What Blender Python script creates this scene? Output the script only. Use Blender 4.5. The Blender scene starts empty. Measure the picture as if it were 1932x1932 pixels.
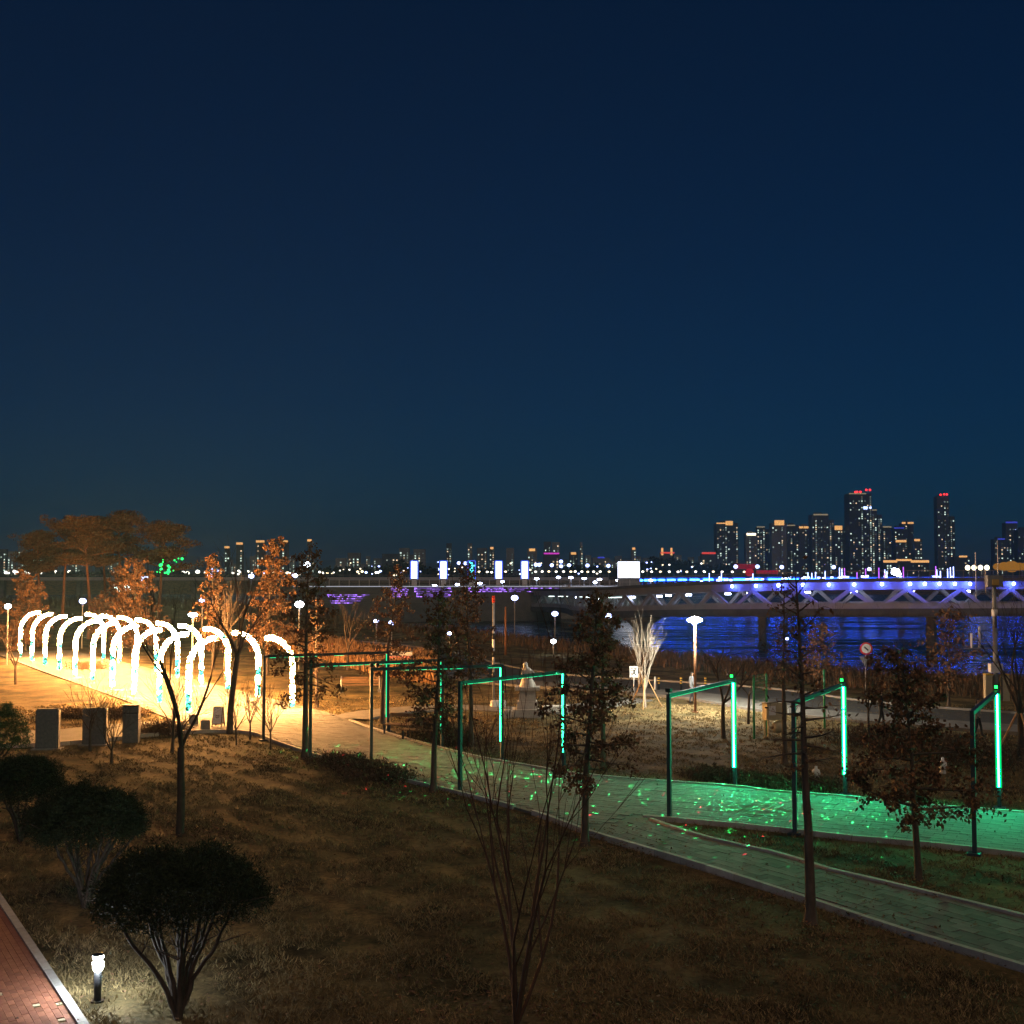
import bpy, bmesh, math, random
import numpy as np
from mathutils import Vector, Matrix, noise
sc = bpy.context.scene
col = sc.collection
R = math.radians

# ---------------------------------------------------------------- camera, sky, light, exposure
F, CX, CY, CAMZ, HOR = 2300.0, 966.0, 966.0, 7.2, 1080.0     # survey units: a 1932 x 1932 frame
PITCH = math.atan((HOR - CY) / F)
cam = bpy.data.objects.new('camera', bpy.data.cameras.new('camera'))
col.objects.link(cam)
cam.data.sensor_width = 36.0
cam.data.lens = 36.0 * F / 1932.0
cam.data.clip_end = 20000
cam.location = (0, 0, CAMZ)
cam.rotation_euler = (R(90) + PITCH, 0, 0)
sc.camera = cam

SUN_EL, SUN_AZ = 50.0, 200.0
world = bpy.data.worlds.new('World')
sc.world = world
world.use_nodes = True
wn = world.node_tree
sky = wn.nodes.new('ShaderNodeTexSky')
sky.sky_type = 'NISHITA'
sky.sun_disc = False
sky.sun_elevation = R(SUN_EL)
sky.sun_rotation = R(SUN_AZ)
sky.air_density = 1.0
sky.dust_density = 0.6
tint = wn.nodes.new('ShaderNodeMixRGB')
tint.blend_type = 'MULTIPLY'
tint.inputs[0].default_value = 1.0
tint.inputs[2].default_value = (0.0, 0.40, 0.98, 1)
wn.links.new(sky.outputs[0], tint.inputs[1])
bg = wn.nodes['Background']
wn.links.new(tint.outputs[0], bg.inputs[0])
bg.inputs[1].default_value = 0.0090

sun = bpy.data.objects.new('sun', bpy.data.lights.new('sun', 'SUN'))
col.objects.link(sun)
sun.data.energy = 0.6
sun.data.angle = R(50)
sun.data.color = (1.0, 0.66, 0.38)
# light arrives from behind the camera, a little from the right
sun.rotation_euler = (R(90 - SUN_EL), 0, R(20))

sc.view_settings.view_transform = 'Standard'
sc.view_settings.look = 'None'
sc.view_settings.gamma = 1.0
sc.view_settings.exposure = 0.0
sc.view_settings.use_curve_mapping = False
sc.cycles.use_denoising = True
sc.cycles.max_bounces = 4
sc.cycles.use_adaptive_sampling = True
sc.cycles.adaptive_threshold = 0.02
sc.cycles.diffuse_bounces = 2
sc.cycles.glossy_bounces = 3
sc.cycles.transparent_max_bounces = 6
sc.cycles.sample_clamp_indirect = 4.0
try:
    sc.cycles.use_light_tree = True
except Exception:
    pass

CP, SP = math.cos(PITCH), math.sin(PITCH)


def ray(px, py):
    u, v = (px - CX) / F, (CY - py) / F
    return u, CP - v * SP, SP + v * CP


def at(px, py, z=0.0):
    """surveyed ground point: where the sight line meets the level z"""
    dx, dy, dz = ray(px, py)
    t = (z - CAMZ) / dz
    return dx * t, dy * t


def far(px, py, y):
    """surveyed point at ground distance y"""
    dx, dy, dz = ray(px, py)
    t = y / dy
    return dx * t, y, CAMZ + dz * t


# ---------------------------------------------------------------- materials
def new_mat(name):
    m = bpy.data.materials.new(name)
    m.use_nodes = True
    nt = m.node_tree
    return m, nt, nt.nodes, nt.links, nt.nodes['Principled BSDF']


def surf(name, c1, c2=None, rough=0.8, scale=4.0, metal=0.0, bump=0.0, bscale=None, rnd=0.0, island=0.0, detail=5.0, spec=0.3, stretch=None):
    m, nt, N, L, b = new_mat(name)
    c2 = c2 or c1
    tc = N.new('ShaderNodeTexCoord')
    mp = N.new('ShaderNodeMapping')
    L.new(tc.outputs['Object'], mp.inputs[0])
    if stretch:
        mp.inputs['Scale'].default_value = stretch
    nz = N.new('ShaderNodeTexNoise')
    nz.inputs['Scale'].default_value = scale
    nz.inputs['Detail'].default_value = detail
    nz.inputs['Roughness'].default_value = 0.65
    L.new(mp.outputs[0], nz.inputs['Vector'])
    rp = N.new('ShaderNodeValToRGB')
    rp.color_ramp.elements[0].position = 0.32
    rp.color_ramp.elements[1].position = 0.68
    rp.color_ramp.elements[0].color = (*c1, 1)
    rp.color_ramp.elements[1].color = (*c2, 1)
    L.new(nz.outputs['Fac'], rp.inputs[0])
    out = rp.outputs[0]
    if rnd or island:
        hs = N.new('ShaderNodeHueSaturation')
        mr = N.new('ShaderNodeMapRange')
        amt = rnd or island
        mr.inputs['To Min'].default_value = 1 - amt
        mr.inputs['To Max'].default_value = 1 + amt
        if rnd and island:
            a = N.new('ShaderNodeObjectInfo')
            g = N.new('ShaderNodeNewGeometry')
            ad = N.new('ShaderNodeMath')
            ad.operation = 'ADD'
            fr = N.new('ShaderNodeMath')
            fr.operation = 'FRACT'
            L.new(a.outputs['Random'], ad.inputs[0])
            L.new(g.outputs['Random Per Island'], ad.inputs[1])
            L.new(ad.outputs[0], fr.inputs[0])
            L.new(fr.outputs[0], mr.inputs[0])
        elif rnd:
            a = N.new('ShaderNodeObjectInfo')
            L.new(a.outputs['Random'], mr.inputs[0])
        else:
            g = N.new('ShaderNodeNewGeometry')
            L.new(g.outputs['Random Per Island'], mr.inputs[0])
        L.new(mr.outputs[0], hs.inputs['Value'])
        L.new(out, hs.inputs['Color'])
        out = hs.outputs[0]
    L.new(out, b.inputs['Base Color'])
    b.inputs['Roughness'].default_value = rough
    b.inputs['Metallic'].default_value = metal
    b.inputs['Specular IOR Level'].default_value = spec
    if bump:
        n2 = N.new('ShaderNodeTexNoise')
        n2.inputs['Scale'].default_value = bscale or scale * 4
        n2.inputs['Detail'].default_value = 4
        L.new(mp.outputs[0], n2.inputs['Vector'])
        bp = N.new('ShaderNodeBump')
        bp.inputs['Strength'].default_value = bump
        L.new(n2.outputs['Fac'], bp.inputs['Height'])
        L.new(bp.outputs[0], b.inputs['Normal'])
    return m


def glow(name, c, s, sample=True, rndv=0.0):
    m = bpy.data.materials.new(name)
    m.use_nodes = True
    nt = m.node_tree
    N, L = nt.nodes, nt.links
    N.remove(N['Principled BSDF'])
    e = N.new('ShaderNodeEmission')
    e.inputs[0].default_value = (*c, 1)
    e.inputs[1].default_value = s
    L.new(e.outputs[0], N['Material Output'].inputs[0])
    if rndv:
        g = N.new('ShaderNodeNewGeometry')
        pw = N.new('ShaderNodeMath')
        pw.operation = 'POWER'
        pw.inputs[1].default_value = 2.2
        L.new(g.outputs['Random Per Island'], pw.inputs[0])
        mr = N.new('ShaderNodeMapRange')
        mr.inputs['To Min'].default_value = s * (1 - rndv)
        mr.inputs['To Max'].default_value = s * (1 + rndv)
        L.new(pw.outputs[0], mr.inputs[0])
        L.new(mr.outputs[0], e.inputs[1])
    if not sample:
        m.cycles.emission_sampling = 'NONE'
    return m


M = {}
M['post'] = surf('post_paint', (0.035, 0.05, 0.07), (0.05, 0.065, 0.085), 0.45, 3, bump=0.05)
M['steel'] = surf('galvanised_steel', (0.35, 0.36, 0.37), (0.5, 0.5, 0.5), 0.45, 8, metal=0.6)
M['black'] = surf('black_metal', (0.012, 0.012, 0.014), (0.02, 0.02, 0.022), 0.5, 6)
M['white'] = surf('white_paint', (0.62, 0.62, 0.6), (0.78, 0.78, 0.76), 0.5, 3)
M['red'] = surf('red_paint', (0.5, 0.03, 0.02), (0.6, 0.05, 0.03), 0.5, 3)
M['yellow'] = surf('yellow_paint', (0.65, 0.42, 0.05), (0.7, 0.48, 0.08), 0.5, 3)
M['pole'] = surf('brown_lamp_pole', (0.16, 0.07, 0.035), (0.2, 0.1, 0.05), 0.5, 6)
M['greypole'] = surf('grey_pole', (0.2, 0.21, 0.22), (0.28, 0.28, 0.28), 0.5, 5)
M['stone'] = surf('grey_stone', (0.2, 0.2, 0.19), (0.32, 0.31, 0.29), 0.85, 5, bump=0.3)
M['statue'] = surf('pale_carved_stone', (0.5, 0.5, 0.47), (0.66, 0.65, 0.6), 0.8, 6, bump=0.3, bscale=14)
M['granite'] = surf('dark_granite', (0.10, 0.11, 0.12), (0.17, 0.18, 0.19), 0.6, 9, bump=0.15)
M['concrete'] = surf('concrete', (0.2, 0.2, 0.19), (0.33, 0.32, 0.3), 0.85, 0.6, bump=0.1)
M['asphalt'] = surf('asphalt', (0.045, 0.046, 0.048), (0.07, 0.07, 0.07), 0.85, 2.5, bump=0.25, bscale=40)
M['kerb'] = surf('kerb_granite', (0.36, 0.35, 0.33), (0.5, 0.49, 0.46), 0.8, 6, rnd=0.18, bump=0.2)
M['wood'] = surf('bench_timber', (0.16, 0.09, 0.05), (0.25, 0.15, 0.08), 0.7, 3, rnd=0.15, stretch=(1, 8, 8))
M['stake'] = surf('stake_timber', (0.36, 0.22, 0.1), (0.5, 0.32, 0.16), 0.8, 5)
M['bark'] = surf('grey_bark', (0.06, 0.045, 0.035), (0.13, 0.1, 0.08), 0.9, 9, bump=0.5, bscale=30, stretch=(1, 1, 0.35))
M['bark_dark'] = surf('dark_bark', (0.035, 0.026, 0.02), (0.08, 0.06, 0.045), 0.9, 9, bump=0.5, bscale=30, stretch=(1, 1, 0.35))
M['bark_red'] = surf('reddish_bark', (0.06, 0.032, 0.022), (0.11, 0.065, 0.045), 0.9, 9, bump=0.4, bscale=30, stretch=(1, 1, 0.35))
M['bark_pine'] = surf('red_pine_bark', (0.16, 0.07, 0.04), (0.28, 0.14, 0.08), 0.9, 7, bump=0.5, bscale=25)
M['bark_pale'] = surf('pale_birch_bark', (0.26, 0.23, 0.19), (0.38, 0.34, 0.29), 0.8, 9, bump=0.2)
M['leaf_oak'] = surf('dry_oak_leaves', (0.09, 0.047, 0.023), (0.18, 0.092, 0.045), 0.75, 1.5, island=0.45)
M['leaf_pine'] = surf('warm_lit_pine_needles', (0.07, 0.042, 0.017), (0.14, 0.08, 0.034), 0.75, 1.2, island=0.4)  # warm light falling on the crowns is put into this brown
M['leaf_dome'] = surf('dark_pine_needles', (0.012, 0.022, 0.008), (0.03, 0.045, 0.016), 0.75, 3, island=0.5)
M['leaf_green'] = surf('bright_pine_needles', (0.03, 0.08, 0.025), (0.06, 0.13, 0.045), 0.7, 3, island=0.4)
M['shrub'] = surf('bare_shrub_twigs', (0.07, 0.045, 0.025), (0.13, 0.08, 0.045), 0.85, 2, island=0.35)
M['reed'] = surf('dry_reeds', (0.26, 0.14, 0.06), (0.4, 0.23, 0.1), 0.85, 0.8, island=0.35)
M['blade'] = surf('dry_grass_blades', (0.15, 0.11, 0.05), (0.27, 0.2, 0.095), 0.85, 0.35, island=0.45)
M['weed'] = surf('dead_weeds', (0.045, 0.03, 0.014), (0.09, 0.06, 0.028), 0.9, 1, island=0.4)
M['straw'] = surf('pale_straw', (0.3, 0.22, 0.11), (0.42, 0.31, 0.16), 0.9, 1, island=0.35)
M['far_wood'] = surf('far_woodland', (0.012, 0.016, 0.01), (0.022, 0.026, 0.016), 0.9, 0.05)
M['hill'] = surf('far_hills', (0.02, 0.026, 0.03), (0.03, 0.036, 0.04), 0.95, 0.002)
M['bridge'] = surf('bridge_steel', (0.34, 0.35, 0.37), (0.44, 0.45, 0.46), 0.55, 0.5)
M['deck'] = surf('bridge_deck', (0.10, 0.10, 0.105), (0.16, 0.16, 0.16), 0.8, 0.4)
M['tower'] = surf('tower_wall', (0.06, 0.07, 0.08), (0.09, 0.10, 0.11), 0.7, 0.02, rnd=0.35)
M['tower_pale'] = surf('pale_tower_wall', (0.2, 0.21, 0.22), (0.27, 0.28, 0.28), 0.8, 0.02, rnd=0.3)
M['skin'] = surf('skin', (0.45, 0.28, 0.2), (0.5, 0.32, 0.23), 0.6, 8)
M['coat'] = surf('grey_blue_coat', (0.12, 0.14, 0.17), (0.17, 0.19, 0.22), 0.85, 8)
M['trouser'] = surf('dark_trousers', (0.02, 0.02, 0.025), (0.035, 0.035, 0.04), 0.85, 8)
M['hair'] = surf('dark_hair', (0.012, 0.01, 0.009), (0.02, 0.017, 0.015), 0.6, 20)
M['net'] = surf('green_net', (0.02, 0.12, 0.05), (0.03, 0.18, 0.07), 0.7, 10)
M['green_post'] = surf('green_post_paint', (0.03, 0.3, 0.12), (0.05, 0.4, 0.18), 0.5, 4)
M['beige'] = surf('beige_machine_paint', (0.4, 0.36, 0.24), (0.5, 0.45, 0.3), 0.6, 5)
M['paver'] = surf('path_pavers', (0.13, 0.132, 0.126), (0.22, 0.22, 0.21), 0.85, 1.3, rnd=0.11, island=0.11, bump=0.2, bscale=25)
M['paver_b'] = surf('branch_pavers', (0.11, 0.112, 0.108), (0.18, 0.178, 0.17), 0.85, 1.3, rnd=0.3, bump=0.2, bscale=25)
M['bed'] = surf('path_bed', (0.12, 0.118, 0.11), (0.19, 0.185, 0.17), 0.9, 1.2, bump=0.2, bscale=20)
M['brick'] = surf('red_paving_brick', (0.28, 0.10, 0.06), (0.4, 0.17, 0.1), 0.85, 6, rnd=0.28, bump=0.3, bscale=30)
M['brick_pale'] = surf('cream_paving_brick', (0.55, 0.47, 0.3), (0.65, 0.56, 0.38), 0.85, 6, bump=0.3)
M['mortar'] = surf('brick_bed', (0.10, 0.07, 0.055), (0.15, 0.10, 0.08), 0.95, 6)
M['bush'] = M['shrub']
M['sign_face'] = surf('white_sign_face', (0.7, 0.72, 0.72), (0.8, 0.8, 0.8), 0.5, 3)
M['pink'] = surf('pink_stripe', (0.7, 0.2, 0.22), (0.75, 0.25, 0.27), 0.5, 3)
M['glass'] = surf('dark_glass', (0.02, 0.025, 0.03), (0.03, 0.035, 0.04), 0.15, 3, spec=0.6)
M['rubber'] = surf('tyre_rubber', (0.02, 0.02, 0.02), (0.03, 0.03, 0.03), 0.8, 10)
M['canopy'] = surf('amber_canopy_fabric', (0.5, 0.3, 0.08), (0.6, 0.38, 0.12), 0.7, 2)

M['g_green_core'] = glow('green_led_core', (0.005, 1.0, 0.4), 390)
M['g_green_halo'] = glow('green_led_halo', (0.0, 0.8, 0.2), 0.95, False)
M['g_green_dim'] = glow('green_led_dim', (0.03, 1.0, 0.36), 14)
M['g_green_line'] = glow('green_led_line', (0.03, 1.0, 0.4), 1.3, False)
M['g_lamp'] = glow('lamp_white', (0.8, 0.92, 1.0), 30, False)
M['g_mainlamp'] = glow('path_lamp_head', (1.0, 0.94, 0.76), 1300)
M['g_lampblue'] = glow('lamp_blue_white', (0.42, 0.5, 1.0), 14, False)
M['g_far_white'] = glow('far_lamp_white', (1.0, 0.95, 0.8), 5, False)
M['g_far_warm'] = glow('far_lamp_warm', (1.0, 0.8, 0.5), 4, False)
M['g_far_blue'] = glow('far_lamp_blue', (0.35, 0.45, 1.0), 7, False)
M['g_bridge_blue'] = glow('bridge_blue_flood', (0.07, 0.11, 1.0), 150)
M['g_bridge_far'] = glow('far_blue_flood', (0.012, 0.085, 1.0), 62)
M['g_ceiling'] = glow('truss_ceiling_light', (0.8, 1.0, 0.95), 5)
M['g_deck_white'] = glow('deck_lamp_white', (0.6, 0.68, 1.0), 40)
M['g_pillar'] = glow('pillar_panel_light', (0.5, 0.62, 1.0), 4.0)
M['g_rim'] = glow('blue_rim_halo', (0.08, 0.14, 1.0), 1.3, False)
M['g_pillar_teal'] = glow('pillar_panel_teal', (0.1, 0.85, 0.95), 2.6)
M['g_screen'] = glow('screen_light', (0.8, 0.85, 1.0), 6.0)
M['g_purple'] = glow('purple_step_light', (0.36, 0.16, 0.9), 2.6, False, 0.8)
M['g_violet'] = glow('violet_light', (0.5, 0.12, 0.95), 2.2, False)
M['g_amber'] = glow('amber_roof_light', (1.0, 0.5, 0.16), 1.3, False)
M['g_amber_dim'] = glow('dim_roof_light', (0.85, 0.68, 0.4), 0.4, False)
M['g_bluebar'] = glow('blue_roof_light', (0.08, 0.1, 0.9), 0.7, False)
M['g_red'] = glow('red_beacon_light', (1.0, 0.03, 0.03), 4.0, False)
M['g_redbar'] = glow('red_roof_light', (1.0, 0.08, 0.06), 0.9, False)
M['g_magenta'] = glow('magenta_roof_light', (0.9, 0.06, 0.75), 0.9, False)
M['g_crimson'] = glow('crimson_facade_light', (0.75, 0.02, 0.06), 0.55, False)
M['g_win'] = glow('lit_window_cool', (0.72, 0.95, 0.8), 1.05, False, 0.95)
M['g_winwarm'] = glow('lit_window_warm', (1.0, 0.75, 0.45), 1.0, False, 0.9)
M['g_white_sign'] = glow('lit_sign_face', (0.7, 1.0, 0.97), 5, False)
M['g_edge'] = glow('platform_edge_light', (0.8, 0.85, 1.0), 0.6, False)
M['g_laser'] = glow('laser_lens', (0.02, 1.0, 0.12), 4, False)
M['g_laser_spot'] = glow('green_laser_spot', (0.02, 1.0, 0.15), 3, False)
M['g_bollard'] = glow('bollard_diffuser', (0.86, 0.95, 1.0), 420)
M['g_canopy'] = glow('canopy_fabric_glow', (0.85, 0.36, 0.05), 0.34, False)
M['g_flood'] = glow('warm_flood_light', (1.0, 0.85, 0.55), 5, False)


def arch_led_material():
    m = bpy.data.materials.new('arch_string_lights')
    m.use_nodes = True
    nt = m.node_tree
    N, L = nt.nodes, nt.links
    N.remove(N['Principled BSDF'])
    tc = N.new('ShaderNodeTexCoord')
    oi = N.new('ShaderNodeObjectInfo')
    mul = N.new('ShaderNodeMath')
    mul.operation = 'MULTIPLY'
    mul.inputs[1].default_value = 40.0
    L.new(oi.outputs['Random'], mul.inputs[0])
    mp = N.new('ShaderNodeMapping')
    cb = N.new('ShaderNodeCombineXYZ')
    L.new(mul.outputs[0], cb.inputs[2])
    L.new(tc.outputs['Object'], mp.inputs['Vector'])
    L.new(cb.outputs[0], mp.inputs['Location'])
    big = N.new('ShaderNodeTexNoise')
    big.inputs['Scale'].default_value = 1.6
    big.inputs['Detail'].default_value = 2
    L.new(mp.outputs[0], big.inputs['Vector'])
    vor = N.new('ShaderNodeTexVoronoi')
    vor.inputs['Scale'].default_value = 9.0
    L.new(mp.outputs[0], vor.inputs['Vector'])
    # bulbs: bright cells between darker wrapping
    rb = N.new('ShaderNodeValToRGB')
    rb.color_ramp.elements[0].position = 0.30
    rb.color_ramp.elements[0].color = (1, 1, 1, 1)
    rb.color_ramp.elements[1].position = 0.62
    rb.color_ramp.elements[1].color = (0.002, 0.002, 0.002, 1)
    L.new(vor.outputs['Distance'], rb.inputs[0])
    # colour sections: warm white, yellow, teal
    rc = N.new('ShaderNodeValToRGB')
    cr = rc.color_ramp
    cr.elements[0].position = 0.0
    cr.elements[0].color = (1.0, 0.62, 0.10, 1)
    cr.elements[1].position = 1.0
    cr.elements[1].color = (0.0004, 0.0034, 0.0023, 1)
    for p, c in ((0.36, (1.0, 0.44, 0.10)), (0.42, (1.0, 0.43, 0.13)), (0.55, (1.0, 0.43, 0.13)), (0.59, (0.0005, 0.004, 0.0027))):
        e = cr.elements.new(p)
        e.color = (*c, 1)
    sx = N.new('ShaderNodeSeparateXYZ')
    L.new(tc.outputs['Object'], sx.inputs[0])
    # teal sections appear only low on the legs
    lo = N.new('ShaderNodeMapRange')
    lo.inputs['From Min'].default_value = 3.4
    lo.inputs['From Max'].default_value = 0.4
    lo.inputs['To Min'].default_value = -0.10
    lo.inputs['To Max'].default_value = 0.12
    L.new(sx.outputs[2], lo.inputs[0])
    ad = N.new('ShaderNodeMath')
    ad.operation = 'ADD'
    L.new(big.outputs['Fac'], ad.inputs[0])
    L.new(lo.outputs[0], ad.inputs[1])
    L.new(ad.outputs[0], rc.inputs[0])
    mx = N.new('ShaderNodeMixRGB')
    mx.blend_type = 'MULTIPLY'
    mx.inputs[0].default_value = 1
    L.new(rc.outputs[0], mx.inputs[1])
    L.new(rb.outputs[0], mx.inputs[2])
    e = N.new('ShaderNodeEmission')
    e.inputs[1].default_value = 1350.0
    L.new(mx.outputs[0], e.inputs[0])
    L.new(e.outputs[0], N['Material Output'].inputs[0])
    return m


M['g_arch'] = arch_led_material()


def lawn_material():
    m, nt, N, L, b = new_mat('winter_lawn')
    tc = N.new('ShaderNodeTexCoord')

    def nz(s, d=5, r=0.6):
        n = N.new('ShaderNodeTexNoise')
        n.inputs['Scale'].default_value = s
        n.inputs['Detail'].default_value = d
        n.inputs['Roughness'].default_value = r
        L.new(tc.outputs['Object'], n.inputs['Vector'])
        return n
    a, bb, c = nz(0.16, 4), nz(1.1, 6, 0.7), nz(9, 4, 0.7)
    r1 = N.new('ShaderNodeValToRGB')
    r1.color_ramp.elements[0].position = 0.36
    r1.color_ramp.elements[0].color = (0.032, 0.025, 0.012, 1)
    r1.color_ramp.elements[1].position = 0.66
    r1.color_ramp.elements[1].color = (0.27, 0.2, 0.095, 1)
    e = r1.color_ramp.elements.new(0.5)
    e.color = (0.145, 0.104, 0.048, 1)
    ad = N.new('ShaderNodeMath')
    ad.operation = 'MULTIPLY_ADD'
    ad.inputs[1].default_value = 0.6
    L.new(bb.outputs['Fac'], ad.inputs[0])
    m2 = N.new('ShaderNodeMath')
    m2.operation = 'MULTIPLY'
    m2.inputs[1].default_value = 0.4
    L.new(c.outputs['Fac'], m2.inputs[0])
    L.new(m2.outputs[0], ad.inputs[2])
    L.new(ad.outputs[0], r1.inputs[0])
    mx = N.new('ShaderNodeMixRGB')
    mx.blend_type = 'MIX'
    r2 = N.new('ShaderNodeValToRGB')
    r2.color_ramp.elements[0].position = 0.45
    r2.color_ramp.elements[0].color = (0, 0, 0, 1)
    r2.color_ramp.elements[1].position = 0.65
    r2.color_ramp.elements[1].color = (0.45, 0.45, 0.45, 1)
    L.new(a.outputs['Fac'], r2.inputs[0])
    L.new(r2.outputs[0], mx.inputs[0])
    L.new(r1.outputs[0], mx.inputs[1])
    mx.inputs[2].default_value = (0.075, 0.085, 0.03, 1)
    d = nz(0.45, 3, 0.5)
    r3 = N.new('ShaderNodeValToRGB')
    r3.color_ramp.elements[0].position = 0.38
    r3.color_ramp.elements[0].color = (0.45, 0.45, 0.45, 1)
    r3.color_ramp.elements[1].position = 0.58
    r3.color_ramp.elements[1].color = (1.1, 1.1, 1.1, 1)
    L.new(d.outputs['Fac'], r3.inputs[0])
    m3 = N.new('ShaderNodeMixRGB')
    m3.blend_type = 'MULTIPLY'
    m3.inputs[0].default_value = 1
    L.new(mx.outputs[0], m3.inputs[1])
    L.new(r3.outputs[0], m3.inputs[2])
    L.new(m3.outputs[0], b.inputs['Base Color'])
    b.inputs['Roughness'].default_value = 0.95
    b.inputs['Specular IOR Level'].default_value = 0.1
    bp = N.new('ShaderNodeBump')
    bp.inputs['Strength'].default_value = 0.6
    bp.inputs['Distance'].default_value = 0.12
    L.new(ad.outputs[0], bp.inputs['Height'])
    L.new(bp.outputs[0], b.inputs['Normal'])
    return m


def water_material():
    m, nt, N, L, b = new_mat('river_water')
    tc = N.new('ShaderNodeTexCoord')
    mp = N.new('ShaderNodeMapping')
    mp.inputs['Scale'].default_value = (0.3, 1.5, 1.0)
    L.new(tc.outputs['Object'], mp.inputs[0])
    n1 = N.new('ShaderNodeTexNoise')
    n1.inputs['Scale'].default_value = 0.8
    n1.inputs['Detail'].default_value = 5
    n1.inputs['Roughness'].default_value = 0.6
    L.new(mp.outputs[0], n1.inputs['Vector'])
    bp = N.new('ShaderNodeBump')
    bp.inputs['Strength'].default_value = 0.5
    bp.inputs['Distance'].default_value = 0.6
    L.new(n1.outputs['Fac'], bp.inputs['Height'])
    L.new(bp.outputs[0], b.inputs['Normal'])
    b.inputs['Base Color'].default_value = (0.006, 0.012, 0.022, 1)
    mp2 = N.new('ShaderNodeMapping')
    mp2.inputs['Scale'].default_value = (0.02, 0.16, 1.0)
    L.new(tc.outputs['Object'], mp2.inputs[0])
    n3 = N.new('ShaderNodeTexNoise')
    n3.inputs['Scale'].default_value = 1.0
    n3.inputs['Detail'].default_value = 5
    n3.inputs['Roughness'].default_value = 0.7
    L.new(mp2.outputs[0], n3.inputs['Vector'])
    mr = N.new('ShaderNodeMapRange')
    mr.inputs['From Min'].default_value = 0.38
    mr.inputs['From Max'].default_value = 0.62
    mr.inputs['To Min'].default_value = 0.03
    mr.inputs['To Max'].default_value = 0.42
    L.new(n3.outputs['Fac'], mr.inputs[0])
    L.new(mr.outputs[0], b.inputs['Roughness'])
    mb_ = N.new('ShaderNodeMapRange')
    mb_.inputs['From Min'].default_value = 0.38
    mb_.inputs['From Max'].default_value = 0.62
    mb_.inputs['To Min'].default_value = 0.15
    mb_.inputs['To Max'].default_value = 0.9
    L.new(n3.outputs['Fac'], mb_.inputs[0])
    L.new(mb_.outputs[0], bp.inputs['Strength'])
    b.inputs['IOR'].default_value = 1.33
    b.inputs['Specular IOR Level'].default_value = 0.5
    return m


M['lawn'] = lawn_material()
M['water'] = water_material()


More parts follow.
